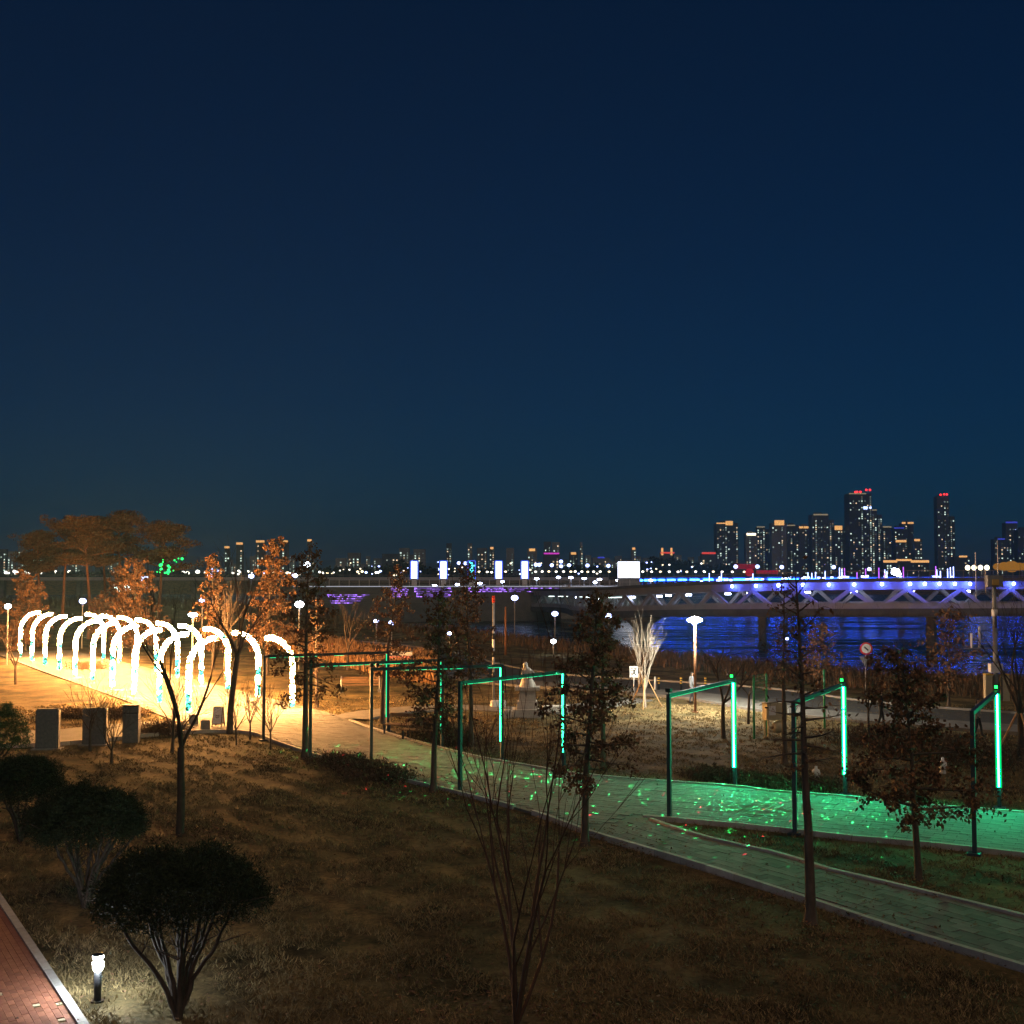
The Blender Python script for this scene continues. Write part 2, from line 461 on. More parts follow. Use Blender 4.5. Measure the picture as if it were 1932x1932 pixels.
# ---------------------------------------------------------------- mesh building
class MB:
    def __init__(self):
        self.v, self.f = [], []

    def quad(self, a, b, c, d):
        n = len(self.v)
        self.v += [a, b, c, d]
        self.f.append((n, n + 1, n + 2, n + 3))

    def box(self, c, s, rz=0.0, taper=1.0):
        n = len(self.v)
        cz, sz = math.cos(rz), math.sin(rz)
        for k in (-0.5, 0.5):
            t = taper if k > 0 else 1.0
            for i, j in ((-0.5, -0.5), (0.5, -0.5), (0.5, 0.5), (-0.5, 0.5)):
                x, y = i * s[0] * t, j * s[1] * t
                self.v.append((c[0] + x * cz - y * sz, c[1] + x * sz + y * cz, c[2] + k * s[2]))
        self.f += [(n, n + 3, n + 2, n + 1), (n + 4, n + 5, n + 6, n + 7), (n, n + 1, n + 5, n + 4),
                   (n + 1, n + 2, n + 6, n + 5), (n + 2, n + 3, n + 7, n + 6), (n + 3, n, n + 4, n + 7)]
        return self

    def bar(self, a, b, w, h=None):
        """rectangular beam from a to b; w across, h upright"""
        h = h or w
        a, b = Vector(a), Vector(b)
        d = (b - a).normalized()
        up = Vector((0, 0, 1)) if abs(d.z) < 0.95 else Vector((0, 1, 0))
        s = d.cross(up).normalized() * (w / 2)
        u = s.cross(d).normalized() * (h / 2)
        n = len(self.v)
        for p in (a, b):
            for q in (-s - u, s - u, s + u, -s + u):
                self.v.append(tuple(p + q))
        self.f += [(n, n + 3, n + 2, n + 1), (n + 4, n + 5, n + 6, n + 7), (n, n + 1, n + 5, n + 4),
                   (n + 1, n + 2, n + 6, n + 5), (n + 2, n + 3, n + 7, n + 6), (n + 3, n, n + 4, n + 7)]
        return self

    def tube(self, pts, rad, sides=6, cap=True):
        n0 = len(self.v)
        prev = None
        m = len(pts)
        for i, p in enumerate(pts):
            p = Vector(p)
            q = Vector(pts[min(i + 1, m - 1)]) - Vector(pts[max(i - 1, 0)])
            d = q.normalized() if q.length > 1e-9 else Vector((0, 0, 1))
            if prev is None:
                up = Vector((1, 0, 0)) if abs(d.x) < 0.8 else Vector((0, 1, 0))
                s = d.cross(up).normalized()
            else:
                s = (prev - d * prev.dot(d))
                s = s.normalized() if s.length > 1e-6 else d.orthogonal().normalized()
            prev = s
            t = d.cross(s)
            r = rad[i] if not isinstance(rad, (int, float)) else rad
            for k in range(sides):
                a = 2 * math.pi * k / sides
                w = p + s * (r * math.cos(a)) + t * (r * math.sin(a))
                self.v.append((w.x, w.y, w.z))
        for i in range(m - 1):
            for k in range(sides):
                a, b = n0 + i * sides + k, n0 + i * sides + (k + 1) % sides
                self.f.append((a, b, b + sides, a + sides))
        if cap:
            self.f.append(tuple(n0 + k for k in reversed(range(sides))))
            self.f.append(tuple(n0 + (m - 1) * sides + k for k in range(sides)))
        return self

    def cyl(self, c, r, h, sides=12, r2=None):
        return self.tube([(c[0], c[1], c[2]), (c[0], c[1], c[2] + h)], [r, r if r2 is None else r2], sides)

    def lathe(self, prof, c=(0, 0, 0), sides=14, sx=1.0, sy=1.0):
        n0 = len(self.v)
        for r, z in prof:
            for k in range(sides):
                a = 2 * math.pi * k / sides
                self.v.append((c[0] + sx * r * math.cos(a), c[1] + sy * r * math.sin(a), c[2] + z))
        m = len(prof)
        for i in range(m - 1):
            for k in range(sides):
                a, b = n0 + i * sides + k, n0 + i * sides + (k + 1) % sides
                self.f.append((a, b, b + sides, a + sides))
        self.f.append(tuple(n0 + k for k in reversed(range(sides))))
        self.f.append(tuple(n0 + (m - 1) * sides + k for k in range(sides)))
        return self

    def ball(self, c, r, sides=10, rings=6, sz=1.0):
        prof = []
        for i in range(rings + 1):
            a = -math.pi / 2 + math.pi * i / rings
            prof.append((max(r * math.cos(a), 0.001), r * sz * math.sin(a)))
        return self.lathe(prof, c, sides)

    def leaf(self, p, d, w, L):
        """one folded leaf blade: two triangles"""
        side = d.cross(Vector((random.uniform(-1, 1), random.uniform(-1, 1), random.uniform(-1, 1))))
        if side.length < 1e-4:
            side = d.orthogonal()
        side = side.normalized() * w
        q = p + d * L
        mid = p + d * (L * 0.45)
        n = len(self.v)
        self.v += [tuple(p), tuple(mid + side), tuple(q), tuple(mid - side)]
        self.f.append((n, n + 1, n + 2, n + 3))

    def prism(self, pts, z0, z1):
        n = len(self.v)
        m = len(pts)
        self.v += [(x, y, z0) for x, y in pts] + [(x, y, z1) for x, y in pts]
        self.f.append(tuple(n + m + k for k in range(m)))
        self.f.append(tuple(n + k for k in reversed(range(m))))
        for k in range(m):
            j = (k + 1) % m
            self.f.append((n + k, n + j, n + m + j, n + m + k))
        return self

    def mesh(self, name, mat, smooth=False):
        me = bpy.data.meshes.new(name)
        me.from_pydata(self.v, [], self.f)
        if mat:
            me.materials.append(M[mat] if isinstance(mat, str) else mat)
        if smooth:
            me.polygons.foreach_set('use_smooth', [True] * len(me.polygons))
        me.update()
        return me

    def build(self, name, mat, parent=None, smooth=False, loc=None, rz=0.0):
        return obj(name, self.mesh(name, mat, smooth), parent, loc, rz)


def obj(name, me, parent=None, loc=None, rz=0.0, scale=None):
    o = bpy.data.objects.new(name, me)
    col.objects.link(o)
    if parent is not None:
        o.parent = parent
    if loc is not None:
        o.location = loc
    if rz:
        o.rotation_euler = (0, 0, rz)
    if scale is not None:
        o.scale = scale
    return o


def tag(o, label, cat, group=None):
    o['label'] = label
    o['category'] = cat
    if group:
        o['group'] = group
    return o


def thing(name, label, cat, loc=(0, 0, 0), rz=0.0, group=None):
    o = bpy.data.objects.new(name, None)
    o.empty_display_size = 0.3
    col.objects.link(o)
    o.location = loc
    o.rotation_euler = (0, 0, rz)
    return tag(o, label, cat, group)


def struct(o):
    o['kind'] = 'structure'
    return o


def stuff(o):
    o['kind'] = 'stuff'
    return o


def copy_tree(o, parent=None):
    c = o.copy()
    col.objects.link(c)
    c.parent = parent
    for ch in list(o.children):
        copy_tree(ch, c)
    return c


ORD = ['first', 'second', 'third', 'fourth', 'fifth', 'sixth', 'seventh', 'eighth', 'ninth', 'tenth', 'eleventh', 'twelfth', 'thirteenth', 'fourteenth', 'fifteenth', 'sixteenth', 'seventeenth', 'eighteenth', 'nineteenth', 'twentieth',
       'twenty-first', 'twenty-second', 'twenty-third', 'twenty-fourth', 'twenty-fifth', 'twenty-sixth', 'twenty-seventh', 'twenty-eighth']


def inside(px, py, poly):
    px, py = np.asarray(px, float), np.asarray(py, float)
    r = np.zeros(px.shape, bool)
    n = len(poly)
    j = n - 1
    for i in range(n):
        xi, yi = poly[i]
        xj, yj = poly[j]
        c = ((yi > py) != (yj > py)) & (px < (xj - xi) * (py - yi) / (yj - yi + 1e-12) + xi)
        r ^= c
        j = i
    return r


def smooth_line(pts, step=0.5, closed=False):
    """Catmull-Rom through plan points, resampled evenly"""
    P = [np.array(p, float) for p in pts]
    out = []
    n = len(P)
    for i in range(n - 1):
        p0, p1, p2, p3 = P[max(i - 1, 0)], P[i], P[i + 1], P[min(i + 2, n - 1)]
        for t in np.linspace(0, 1, 16, endpoint=False):
            out.append(0.5 * ((2 * p1) + (-p0 + p2) * t + (2 * p0 - 5 * p1 + 4 * p2 - p3) * t * t + (-p0 + 3 * p1 - 3 * p2 + p3) * t ** 3))
    out.append(P[-1])
    out = np.array(out)
    d = np.concatenate([[0], np.cumsum(np.linalg.norm(np.diff(out, axis=0), axis=1))])
    k = max(int(round(d[-1] / step)), 1)
    s = np.linspace(0, d[-1], k + 1)
    return np.stack([np.interp(s, d, out[:, a]) for a in range(out.shape[1])], 1)


# ---------------------------------------------------------------- terrain
CREST_A = [-60, -40, -22, -16.3, -11.5, -6.6, 0.85, 6.8, 12, 17.7, 22.8, 32, 48, 60]     # bearing, degrees
CREST_R = [420, 390, 330, 330, 240, 176, 132, 107, 95, 88, 86, 84, 84, 84]


def smooth(a, b, x):
    t = np.clip((x - a) / (b - a), 0, 1)
    return t * t * (3 - 2 * t)


def ground_z(x, y):
    x, y = np.asarray(x, float), np.asarray(y, float)
    b = np.degrees(np.arctan2(x, y))
    r = np.hypot(x, y)
    cr = np.interp(b, CREST_A, CREST_R)
    z = -7.5 * smooth(0, 34, r - cr)
    z = z + 10.0 * smooth(690, 760, r) + 10.0 * smooth(1500, 4000, r)
    u = 0.5 + 0.25 * (np.sin(x * 0.31 + 1.3 * np.sin(y * 0.17)) + np.sin(y * 0.43 + x * 0.11))
    return z - 0.03 - 0.09 * u * smooth(12, 20, r)


def gz(x, y):
    return float(ground_z(x, y))


def build_ground():
    ang = np.radians(np.linspace(-120, 120, 481))
    rad = np.concatenate([[0.5, 4, 8, 12], np.geomspace(15, 150, 190), np.geomspace(152, 760, 90), np.geomspace(800, 9000, 40)])
    A, Q = np.meshgrid(ang, rad)
    X, Y = Q * np.sin(A), Q * np.cos(A)
    Z = ground_z(X, Y)
    nA, nR = len(ang), len(rad)
    V = np.stack([X, Y, Z], -1).reshape(-1, 3)
    i = np.arange(nR - 1)[:, None] * nA + np.arange(nA - 1)[None, :]
    Fq = np.stack([i, i + nA, i + nA + 1, i + 1], -1).reshape(-1, 4)[:, ::-1]
    me = np_mesh('ground', V, Fq, 'lawn')
    me.polygons.foreach_set('use_smooth', [True] * len(me.polygons))
    struct(obj('ground', me))


def np_mesh(name, V, Fa, mat):
    V = np.ascontiguousarray(V, np.float32)
    Fa = np.ascontiguousarray(Fa, np.int32)
    k = Fa.shape[1]
    me = bpy.data.meshes.new(name)
    me.vertices.add(len(V))
    me.vertices.foreach_set('co', V.ravel())
    me.loops.add(Fa.size)
    me.loops.foreach_set('vertex_index', Fa.ravel())
    me.polygons.add(len(Fa))
    me.polygons.foreach_set('loop_start', np.arange(len(Fa), dtype=np.int32) * k)
    me.polygons.foreach_set('loop_total', np.full(len(Fa), k, np.int32))
    me.materials.append(M[mat])
    me.update(calc_edges=True)
    me.validate()
    return me


build_ground()
w = MB()
w.quad((-1500, 60, -5), (1500, 60, -5), (1500, 900, -5), (-1500, 900, -5))
struct(w.build('river', 'water'))

# hills on the horizon
h = MB()
n = 120
for i in range(n):
    for j in range(2):
        pass
hv, hf = [], []
for i in range(n + 1):
    x = -4500 + 9000 * i / n
    t = 60 + 55 * noise.noise((x * 0.0009, 3.1, 0)) + 26 * noise.noise((x * 0.004, 8.7, 0))
    t = max(t, 12)
    hv += [(x, 5200, -10), (x, 5400, t * 0.7), (x, 5700, t), (x, 6400, -10)]
for i in range(n):
    for k in range(3):
        a = i * 4 + k
        hf.append((a, a + 4, a + 5, a + 1))
h.v, h.f = hv, hf
struct(h.build('hills', 'hill', smooth=True))

# ---------------------------------------------------------------- paths
near_edge = [(-60, 1408), (110, 1402), (282, 1386), (349, 1381), (424, 1379), (455, 1380), (488, 1386), (524, 1401), (607, 1428), (690, 1452),
             (760, 1471), (870, 1497), (1000, 1531), (1075, 1557), (1130, 1576), (1300, 1626), (1500, 1690), (1700, 1756), (1932, 1826), (2150, 1895)]
rear_edge = [(660, 1359), (690, 1370), (749, 1389), (823, 1409), (903, 1429), (1002, 1446), (1077, 1459), (1200, 1471), (1387, 1484),
             (1450, 1493), (1600, 1504), (1749, 1520), (1932, 1534), (2200, 1560)]
isle_top = [(1213, 1541), (1262, 1544), (1350, 1552), (1450, 1561), (1600, 1578), (1737, 1590), (1932, 1611), (2200, 1645)]
isle_low = [(1213, 1541), (1250, 1555), (1340, 1583), (1487, 1616), (1542, 1636), (1700, 1673), (1932, 1730), (2150, 1788)]
NE = smooth_line([at(*p) for p in near_edge])
RE = smooth_line([at(*p) for p in rear_edge])
IT = smooth_line([at(*p) for p in isle_top])
IL = smooth_line([at(*p) for p in isle_low])
# arch avenue: centre line direction
AD = np.array([-0.523, 0.852])
AN = np.array([0.852, 0.523])


def arch_pt(s, n):
    return AD * s + AN * n


avL = [arch_pt(s, 17.6) for s in (120, 100, 85, 75, 66)]
avR = [arch_pt(s, 25.0) for s in (57, 66, 80, 100, 120)]

# near edge west of the arches is a branch walk; the avenue joins it
fork_pt = at(660, 1345)
MAIN = [tuple(p) for p in NE[NE[:, 0].argsort()] if p[0] > at(424, 1379)[0]]
split_i = len(MAIN)
main_poly = [tuple(p) for p in NE if at(349, 1381)[0] <= p[0] and p[1] > at(1075, 1557)[1] - 0.1] + [tuple(at(1135, 1560)), tuple(IT[0])] \
    + [tuple(p) for p in IT[1:]] + [tuple(p) for p in RE[::-1]] + [tuple(at(640, 1352)), tuple(at(600, 1347)), tuple(arch_pt(57, 25.0)), tuple(arch_pt(66, 25)),
    tuple(arch_pt(95, 25)), tuple(arch_pt(118, 24.5)), tuple(arch_pt(118, 17.8)), tuple(arch_pt(95, 17.6)), tuple(arch_pt(70, 17.6)), tuple(at(330, 1360))]
branch_poly = [tuple(at(1075, 1557)), ] + [tuple(p) for p in NE if p[1] < at(1075, 1557)[1] - 0.1] + [tuple(p) for p in IL[::-1]] + [tuple(at(1135, 1560))]
west_poly = [tuple(at(330, 1360)), tuple(at(349, 1381))] + [tuple(p) for p in NE[::-1] if p[0] < at(349, 1381)[0]] + [tuple(at(-60, 1380)), tuple(at(100, 1377)), tuple(at(250, 1362))]


def slab(name, poly, z0, z1, mat):
    bm = bmesh.new()
    vs = [bm.verts.new((x, y, z1)) for x, y in poly]
    f = bm.faces.new(vs)
    if f.normal.z < 0:
        f.normal_flip()
    bm.normal_update()
    if f.normal.z < 0:
        f.normal_flip()
    r = bmesh.ops.extrude_face_region(bm, geom=[f])
    for v in [g for g in r['geom'] if isinstance(g, bmesh.types.BMVert)]:
        v.co.z = z0
    bmesh.ops.triangulate(bm, faces=[q for q in bm.faces if len(q.verts) > 4])
    bmesh.ops.recalc_face_normals(bm, faces=bm.faces)
    me = bpy.data.meshes.new(name)
    bm.to_mesh(me)
    bm.free()
    me.materials.append(M[mat])
    return obj(name, me)


main_path = struct(slab('main_path', main_poly, -0.3, 0.0, 'bed'))
branch_path = struct(slab('branch_path', branch_poly, -0.3, 0.0, 'bed'))
west_path = struct(slab('west_path', west_poly, -0.3, 0.0, 'bed'))


def lay_pavers(parent, poly, theta, a, b, limit, mat, name='paver', ymax=75):
    """rows of paving slabs in running bond, the nearest ones as pieces, the rest joined"""
    P = np.array(poly)
    c, s = math.cos(theta), math.sin(theta)
    U, Vv = P[:, 0] * c + P[:, 1] * s, -P[:, 0] * s + P[:, 1] * c
    spots = []
    for j, v in enumerate(np.arange(Vv.min(), Vv.max(), b)):
        us = np.arange(U.min() + (a / 2 if j % 2 else 0), U.max(), a)
        x, y = us * c - v * s, us * s + v * c
        ok = np.ones(len(us), bool)
        for du in (-0.5, 0.5):
            for dv in (-0.5, 0.5):
                ok &= inside(x + du * a * c - dv * b * s, y + du * a * s + dv * b * c, poly)
        ok &= (y < ymax) & (np.abs(x) < 0.46 * y + 1)
        spots += [(math.hypot(p, q), p, q) for p, q in zip(x[ok], y[ok])]
    spots.sort()
    me = MB().box((0, 0, 0), (a - 0.012, b - 0.012, 0.03)).mesh(name, mat)
    rs = random.Random(5)
    for r, x, y in spots[:limit]:
        obj(name, me, parent, (x, y, 0.0 + rs.uniform(-0.004, 0.004)), theta)
    if len(spots) > limit:
        rest = MB()
        for r, x, y in spots[limit:]:
            rest.box((x, y, rs.uniform(-0.004, 0.004)), (a - 0.012, b - 0.012, 0.03), theta)
        o = rest.build(name + '_field', mat, parent)
        stuff(o)


bd = np.array(at(1700, 1715)) - np.array(at(1300, 1600))
lay_pavers(branch_path, branch_poly, math.atan2(bd[1], bd[0]), 0.6, 0.3, 300, 'paver_b')
md = np.array(at(1700, 1550)) - np.array(at(1200, 1505))
lay_pavers(main_path, main_poly, math.atan2(md[1], md[0]), 0.6, 0.3, 300, 'paver', ymax=72)


def lay_kerb(parent, line, w=0.13, hgt=0.10, ymax=90, zb=-0.25):
    me = MB().box((0, 0, 0), (0.985, w, hgt - zb)).mesh('kerb_stone', 'kerb')
    seg = smooth_line(line, 1.0)
    for p, q in zip(seg[:-1], seg[1:]):
        d = q - p
        if max(p[1], q[1]) > ymax or abs(p[0]) > 0.5 * p[1] + 2:
            continue
        L = float(np.hypot(*d))
        o = obj('kerb_stone', me, parent, ((p[0] + q[0]) / 2, (p[1] + q[1]) / 2, (hgt + zb) / 2), math.atan2(d[1], d[0]))
        o.scale = (L, 1, 1)


lay_kerb(main_path, [p for p in NE if p[0] > at(300, 1385)[0] and p[1] > at(1000, 1531)[1]][::2], hgt=0.07)
lay_kerb(branch_path, [p for p in NE if p[1] <= at(1000, 1531)[1]][::2], hgt=0.07)
lay_kerb(main_path, list(RE)[::2], hgt=0.06)
lay_kerb(main_path, list(IT)[::2], hgt=0.05)
lay_kerb(branch_path, list(IL)[1::2], hgt=0.06)
lay_kerb(west_path, [p for p in NE if p[0] < at(300, 1385)[0]][::2], hgt=0.06)

# rear park road, its pale walk, and the walk round the statue
road = [(560, 1214), (640, 1222), (720, 1236), (800, 1262), (900, 1281), (1000, 1290), (1100, 1297), (1230, 1306), (1330, 1315), (1443, 1334), (1600, 1352), (1800, 1368), (2100, 1388)]
RD = smooth_line([at(*p) for p in road], 1.5)


def ribbon(name, line, w0, w1, z0, z1, mat):
    mb = MB()
    P = np.array(line)
    T = np.gradient(P, axis=0)
    T /= np.linalg.norm(T, axis=1)[:, None]
    Nn = np.stack([-T[:, 1], T[:, 0]], 1)
    A, B = P + Nn * w0, P + Nn * w1
    n = len(P)
    for i in range(n):
        mb.v += [(A[i, 0], A[i, 1], z1), (B[i, 0], B[i, 1], z1), (B[i, 0], B[i, 1], z0), (A[i, 0], A[i, 1], z0)]
    for i in range(n - 1):
        a = i * 4
        for k in range(4):
            b = a + (k + 1) % 4
            mb.f.append((a + k, a + k + 4, b + 4, b))
    return mb.build(name, mat)


struct(ribbon('park_road', RD, 1.4, 6.6, -0.4, 0.0, 'asphalt'))
struct(ribbon('footway', RD, -1.4, 1.392, -0.4, 0.06, 'bed'))
rk = struct(ribbon('road_kerb', RD, 6.605, 6.85, -0.4, 0.09, 'concrete'))
sw = smooth_line([at(*p) for p in [(655, 1356), (700, 1345), (780, 1337), (860, 1334), (960, 1338), (1040, 1340), (1120, 1330), (1200, 1318)]], 1.0)
struct(ribbon('statue_walk', sw, -1.1, 1.1, -0.3, 0.012, 'bed'))

# brick walk in the near corner
ka, kb = np.array(at(165, 1932)), np.array(at(0, 1687))
kd = (kb - ka) / np.linalg.norm(kb - ka)
kn = np.array([-kd[1], kd[0]])
k0, k1 = ka - kd * 3, kb + kd * 9
brick_path = struct(slab('brick_walk', [tuple(k0), tuple(k1), tuple(k1 + kn * 3.6), tuple(k0 + kn * 3.6)], -0.3, -0.012, 'mortar'))
me_b = MB().box((0, 0, 0), (0.222, 0.108, 0.05)).mesh('brick', 'brick')
me_p = MB().box((0, 0, 0), (0.108, 0.108, 0.052)).mesh('brick', 'brick_pale')
th = math.atan2(kd[1], kd[0])
spots = []
rb_ = random.Random(3)
for j in range(30):
    for i in range(-14, 60):
        q = k0 + kd * (3 + (i + (0.5 if j % 2 else 0)) * 0.228) + kn * (0.16 + 0.057 + j * 0.114)
        spots.append((q[0] < -0.43 * q[1] - 0.6 or q[1] < 18.6, math.hypot(*q), q[0], q[1]))
spots.sort()
for k, (out, r, x, y) in enumerate(spots[:300]):
    o = obj('brick', me_p if rb_.random() < 0.035 else me_b, brick_path, (x, y, -0.004 + rb_.uniform(-0.003, 0.003)), th)
rest = MB()
for out, r, x, y in spots[300:]:
    rest.box((x, y, -0.004), (0.222, 0.108, 0.05), th)
stuff(rest.build('brick_field', 'brick', brick_path))
me_k = MB().box((0, 0, 0), (0.99, 0.15, 0.4)).mesh('kerb_stone', 'kerb')
for i in range(18):
    q = k0 + kd * (0.5 + i) + kn * 0.075
    obj('kerb_stone', me_k, brick_path, (q[0], q[1], -0.15), th)


# ---------------------------------------------------------------- light arches over the avenue
def make_hook():
    t = thing('light_arch', 'x', 'light arch')
    pts = [(0, 0, 0.06 + 0.2 * i) for i in range(12)]
    for i in range(0, 13):
        a = (math.pi / 2) * i / 12
        pts.append((1.35 * (1 - math.cos(a)), 0, 2.4 + 1.5 * math.sin(a)))
    pts.append((1.52, 0, 3.9))
    MB().tube(pts, 0.035, 8).build('pole', 'white', t, True)
    MB().box((0, 0, 0.03), (0.3, 0.3, 0.06)).build('base_plate', 'steel', t)
    # the wrapped string of lights: a lumpy sleeve along the pole
    P = np.array(pts[1:])
    seg = smooth_line([tuple(p) for p in P], 0.06)
    rs = random.Random(11)
    rad = [0.115 + 0.05 * rs.random() for _ in seg]
    MB().tube([tuple(p) for p in seg], rad, 8).build('light_string', 'g_arch', t, True)
    return t


hook0 = make_hook()
first = True
ang_n = math.atan2(AN[1], AN[0])
left_px = [(355, 1346), (300, 1323), (253, 1316), (213, 1295), (176, 1284), (144, 1276), (114, 1268), (87, 1257), (64, 1251), (41, 1242)]
right_px = [(564, 1338), (503, 1318), (443, 1306), (394, 1292), (345, 1282), (310, 1271), (272, 1263), (239, 1254), (212, 1246)]
for side, lst in (('left', left_px), ('right', right_px)):
    for i, p in enumerate(lst):
        o = hook0 if first else copy_tree(hook0)
        first = False
        s = 61.4 + 5.25 * i
        q = arch_pt(s, 18.5 if side == 'left' else 24.05)
        o.location = (q[0], q[1], gz(*q) + 0.0)
        o.rotation_euler = (0, 0, ang_n if side == 'left' else ang_n + math.pi)
        o['label'] = f'glowing hooked light arch, {ORD[i]} from the near end of the {side} row'
        o['group'] = 'light arches along the avenue'

# ---------------------------------------------------------------- gate frames with green tubes over the path
front_px = [(497, 1394), (585, 1427), (700, 1442), (868, 1493), (1263, 1541), (1500, 1568), (1839, 1606), (2190, 1646)]
rear_px = [(731, 1379), (834, 1408), (947, 1429), (1064, 1451), (1387, 1483), (1595, 1498), (1886, 1524), (2140, 1548)]
GH = 3.5
gate_desc = ['nearest the light arches, behind small bare trees', 'beside the brown oak at the path bend', 'over the benches, with two projectors on its corner',
             'in front of the stone statue', 'on the tip of the grass island', 'behind the slender bare trunk', 'at the right edge of the picture', 'beyond the right edge']
for i, (fp, rp) in enumerate(zip(front_px, rear_px)):
    a, b = Vector((*at(*fp), 0)), Vector((*at(*rp), 0))
    d = (b - a).normalized()
    L = (b - a).length
    za, zb = gz(a.x, a.y), gz(b.x, b.y)
    t = thing('gate_frame', f'dark gate frame with green light, {gate_desc[i]}', 'gate frame', (a.x, a.y, 0), math.atan2(d.y, d.x), 'gate frames over the path')
    for x, z in ((0, za), (L, zb)):
        pm = MB().box((x, 0, (GH + z) / 2), (0.11, 0.11, GH - z)).build('post', 'post', t)
        MB().box((x, 0, z + 0.03), (0.34, 0.34, 0.06)).build('base_plate', 'post', t)
    MB().box((L / 2, 0, GH + 0.055), (L + 0.11, 0.11, 0.11)).build('beam', 'post', t)
    bright = i >= 4
    # tube on the rear post, facing the path
    lo = 0.62
    hi = GH - 0.02
    if bright:
        MB().box((L - 0.073, 0, (lo + hi) / 2), (0.034, 0.17, hi - lo)).build('halo_strip', 'g_green_halo', t)  # added glowing strip, imitates the green fringe of glare round the tube
        MB().tube([(L - 0.10, 0, lo + 0.03), (L - 0.10, 0, hi - 0.02)], 0.022, 8).build('light_tube', 'g_green_core', t)
    else:
        MB().box((L - 0.066, 0, (lo + hi) / 2), (0.02, 0.055, hi - lo)).build('light_tube', 'g_green_dim' if i >= 2 else 'g_green_line', t)
    # line of light under the beam
    rs = random.Random(i)
    x = 0.25
    while x < L - 0.4:
        l = rs.uniform(0.25, 0.9)
        if rs.random() < 0.85:
            MB().box((min(x + l / 2, L - 0.3), 0.0, GH - 0.012), (l, 0.04, 0.02)).build('beam_light', 'g_green_line', t)
        x += l + rs.uniform(0.03, 0.15)
    # laser projectors on the corners
    heads = {2: (0.0, 0.22), 4: (0.0, L - 0.2), 6: (L - 0.05, L - 0.3), 3: (L - 0.1,), 5: (L - 0.25,), 1: (0.0,)}.get(i, ())
    for x in heads:
        hd = MB().box((x, 0, GH + 0.125), (0.03, 0.03, 0.05)).box((x, 0, GH + 0.21), (0.13, 0.16, 0.12)).build('projector', 'black', t)
        if x > 1 and i >= 4:
            MB().box((x - 0.071, 0, GH + 0.21), (0.012, 0.09, 0.09)).build('lens', 'g_laser', hd)


def laser(loc, target, power, scale, seed, cone=84):
    """a laser star projector: a point source whose pattern is a scatter of dots"""
    ld = bpy.data.lights.new('laser_projector', 'SPOT')
    ld.energy = power
    ld.shadow_soft_size = 0.0
    ld.spot_size = R(cone)
    ld.spot_blend = 0.3
    ld.use_nodes = True
    nt = ld.node_tree
    N, L = nt.nodes, nt.links
    em = N['Emission']
    tc = N.new('ShaderNodeTexCoord')
    mp = N.new('ShaderNodeMapping')
    mp.inputs['Location'].default_value = (seed * 3.7, seed * 1.3, seed * 2.1)
    L.new(tc.outputs['Normal'], mp.inputs[0])
    vo = N.new('ShaderNodeTexVoronoi')
    vo.inputs['Scale'].default_value = scale
    L.new(mp.outputs[0], vo.inputs['Vector'])
    lt = N.new('ShaderNodeMath')
    lt.operation = 'LESS_THAN'
    lt.inputs[1].default_value = 0.2
    L.new(vo.outputs['Distance'], lt.inputs[0])
    sp = N.new('ShaderNodeSeparateColor')
    L.new(vo.outputs['Color'], sp.inputs[0])
    cr = N.new('ShaderNodeValToRGB')
    cr.color_ramp.interpolation = 'CONSTANT'
    cr.color_ramp.elements[0].color = (0.03, 1, 0.2, 1)
    cr.color_ramp.elements[1].position = 0.17
    cr.color_ramp.elements[1].color = (1, 0.03, 0.06, 1)
    e = cr.color_ramp.elements.new(0.21)
    e.color = (0, 0, 0, 1)
    L.new(sp.outputs[0], cr.inputs[0])
    mx = N.new('ShaderNodeMixRGB')
    mx.blend_type = 'MULTIPLY'
    mx.inputs[0].default_value = 1
    L.new(cr.outputs[0], mx.inputs[1])
    L.new(lt.outputs[0], mx.inputs[2])
    L.new(mx.outputs[0], em.inputs[0])
    o = bpy.data.objects.new('laser_projector', ld)
    col.objects.link(o)
    o.location = loc
    o.rotation_euler = (Vector(target) - Vector(loc)).to_track_quat('-Z', 'Y').to_euler()


for k, (fi, x) in enumerate(((1, 1), (2, 1), (3, 1), (4, 1), (5, 1))):
    p = at(*(front_px[fi] if x == 0 else rear_px[fi]))
    q = (np.array(at(*front_px[fi])) + np.array(at(*rear_px[fi]))) / 2
    fw = (q - np.array(p)) / np.linalg.norm(q - np.array(p))
    src = np.array(p) + fw * 0.3
    side = np.array([fw[1], -fw[0]]) * (0.3 if (fw[1] * 1.0 * 0 - fw[0]) < 0 else -0.3)
    laser((src[0] + side[0], src[1] + side[1], GH + 0.26), (q[0] - fw[0] * 0.7, q[1] - fw[1] * 0.7, 0), 70000, 41, k + 1)

# ---------------------------------------------------------------- trees
rng = random.Random(7)


def limb(mb, p, d, L, r0, r1, nseg, wander, up, sides, rs):
    pts, rad, dirs = [p.copy()], [r0], [d.copy()]
    for i in range(nseg):
        d = (d + Vector((rs.gauss(0, wander), rs.gauss(0, wander), rs.gauss(0, wander) + up))).normalized()
        p = p + d * (L / nseg)
        pts.append(p.copy())
        dirs.append(d.copy())
        rad.append(r0 + (r1 - r0) * (i + 1) / nseg)
    mb.tube(pts, rad, sides, cap=False)
    return pts, dirs, rad


def spread_dir(d, ang, az):
    o = d.orthogonal().normalized()
    o = Matrix.Rotation(az, 3, d) @ o
    return (d * math.cos(ang) + o * math.sin(ang)).normalized()


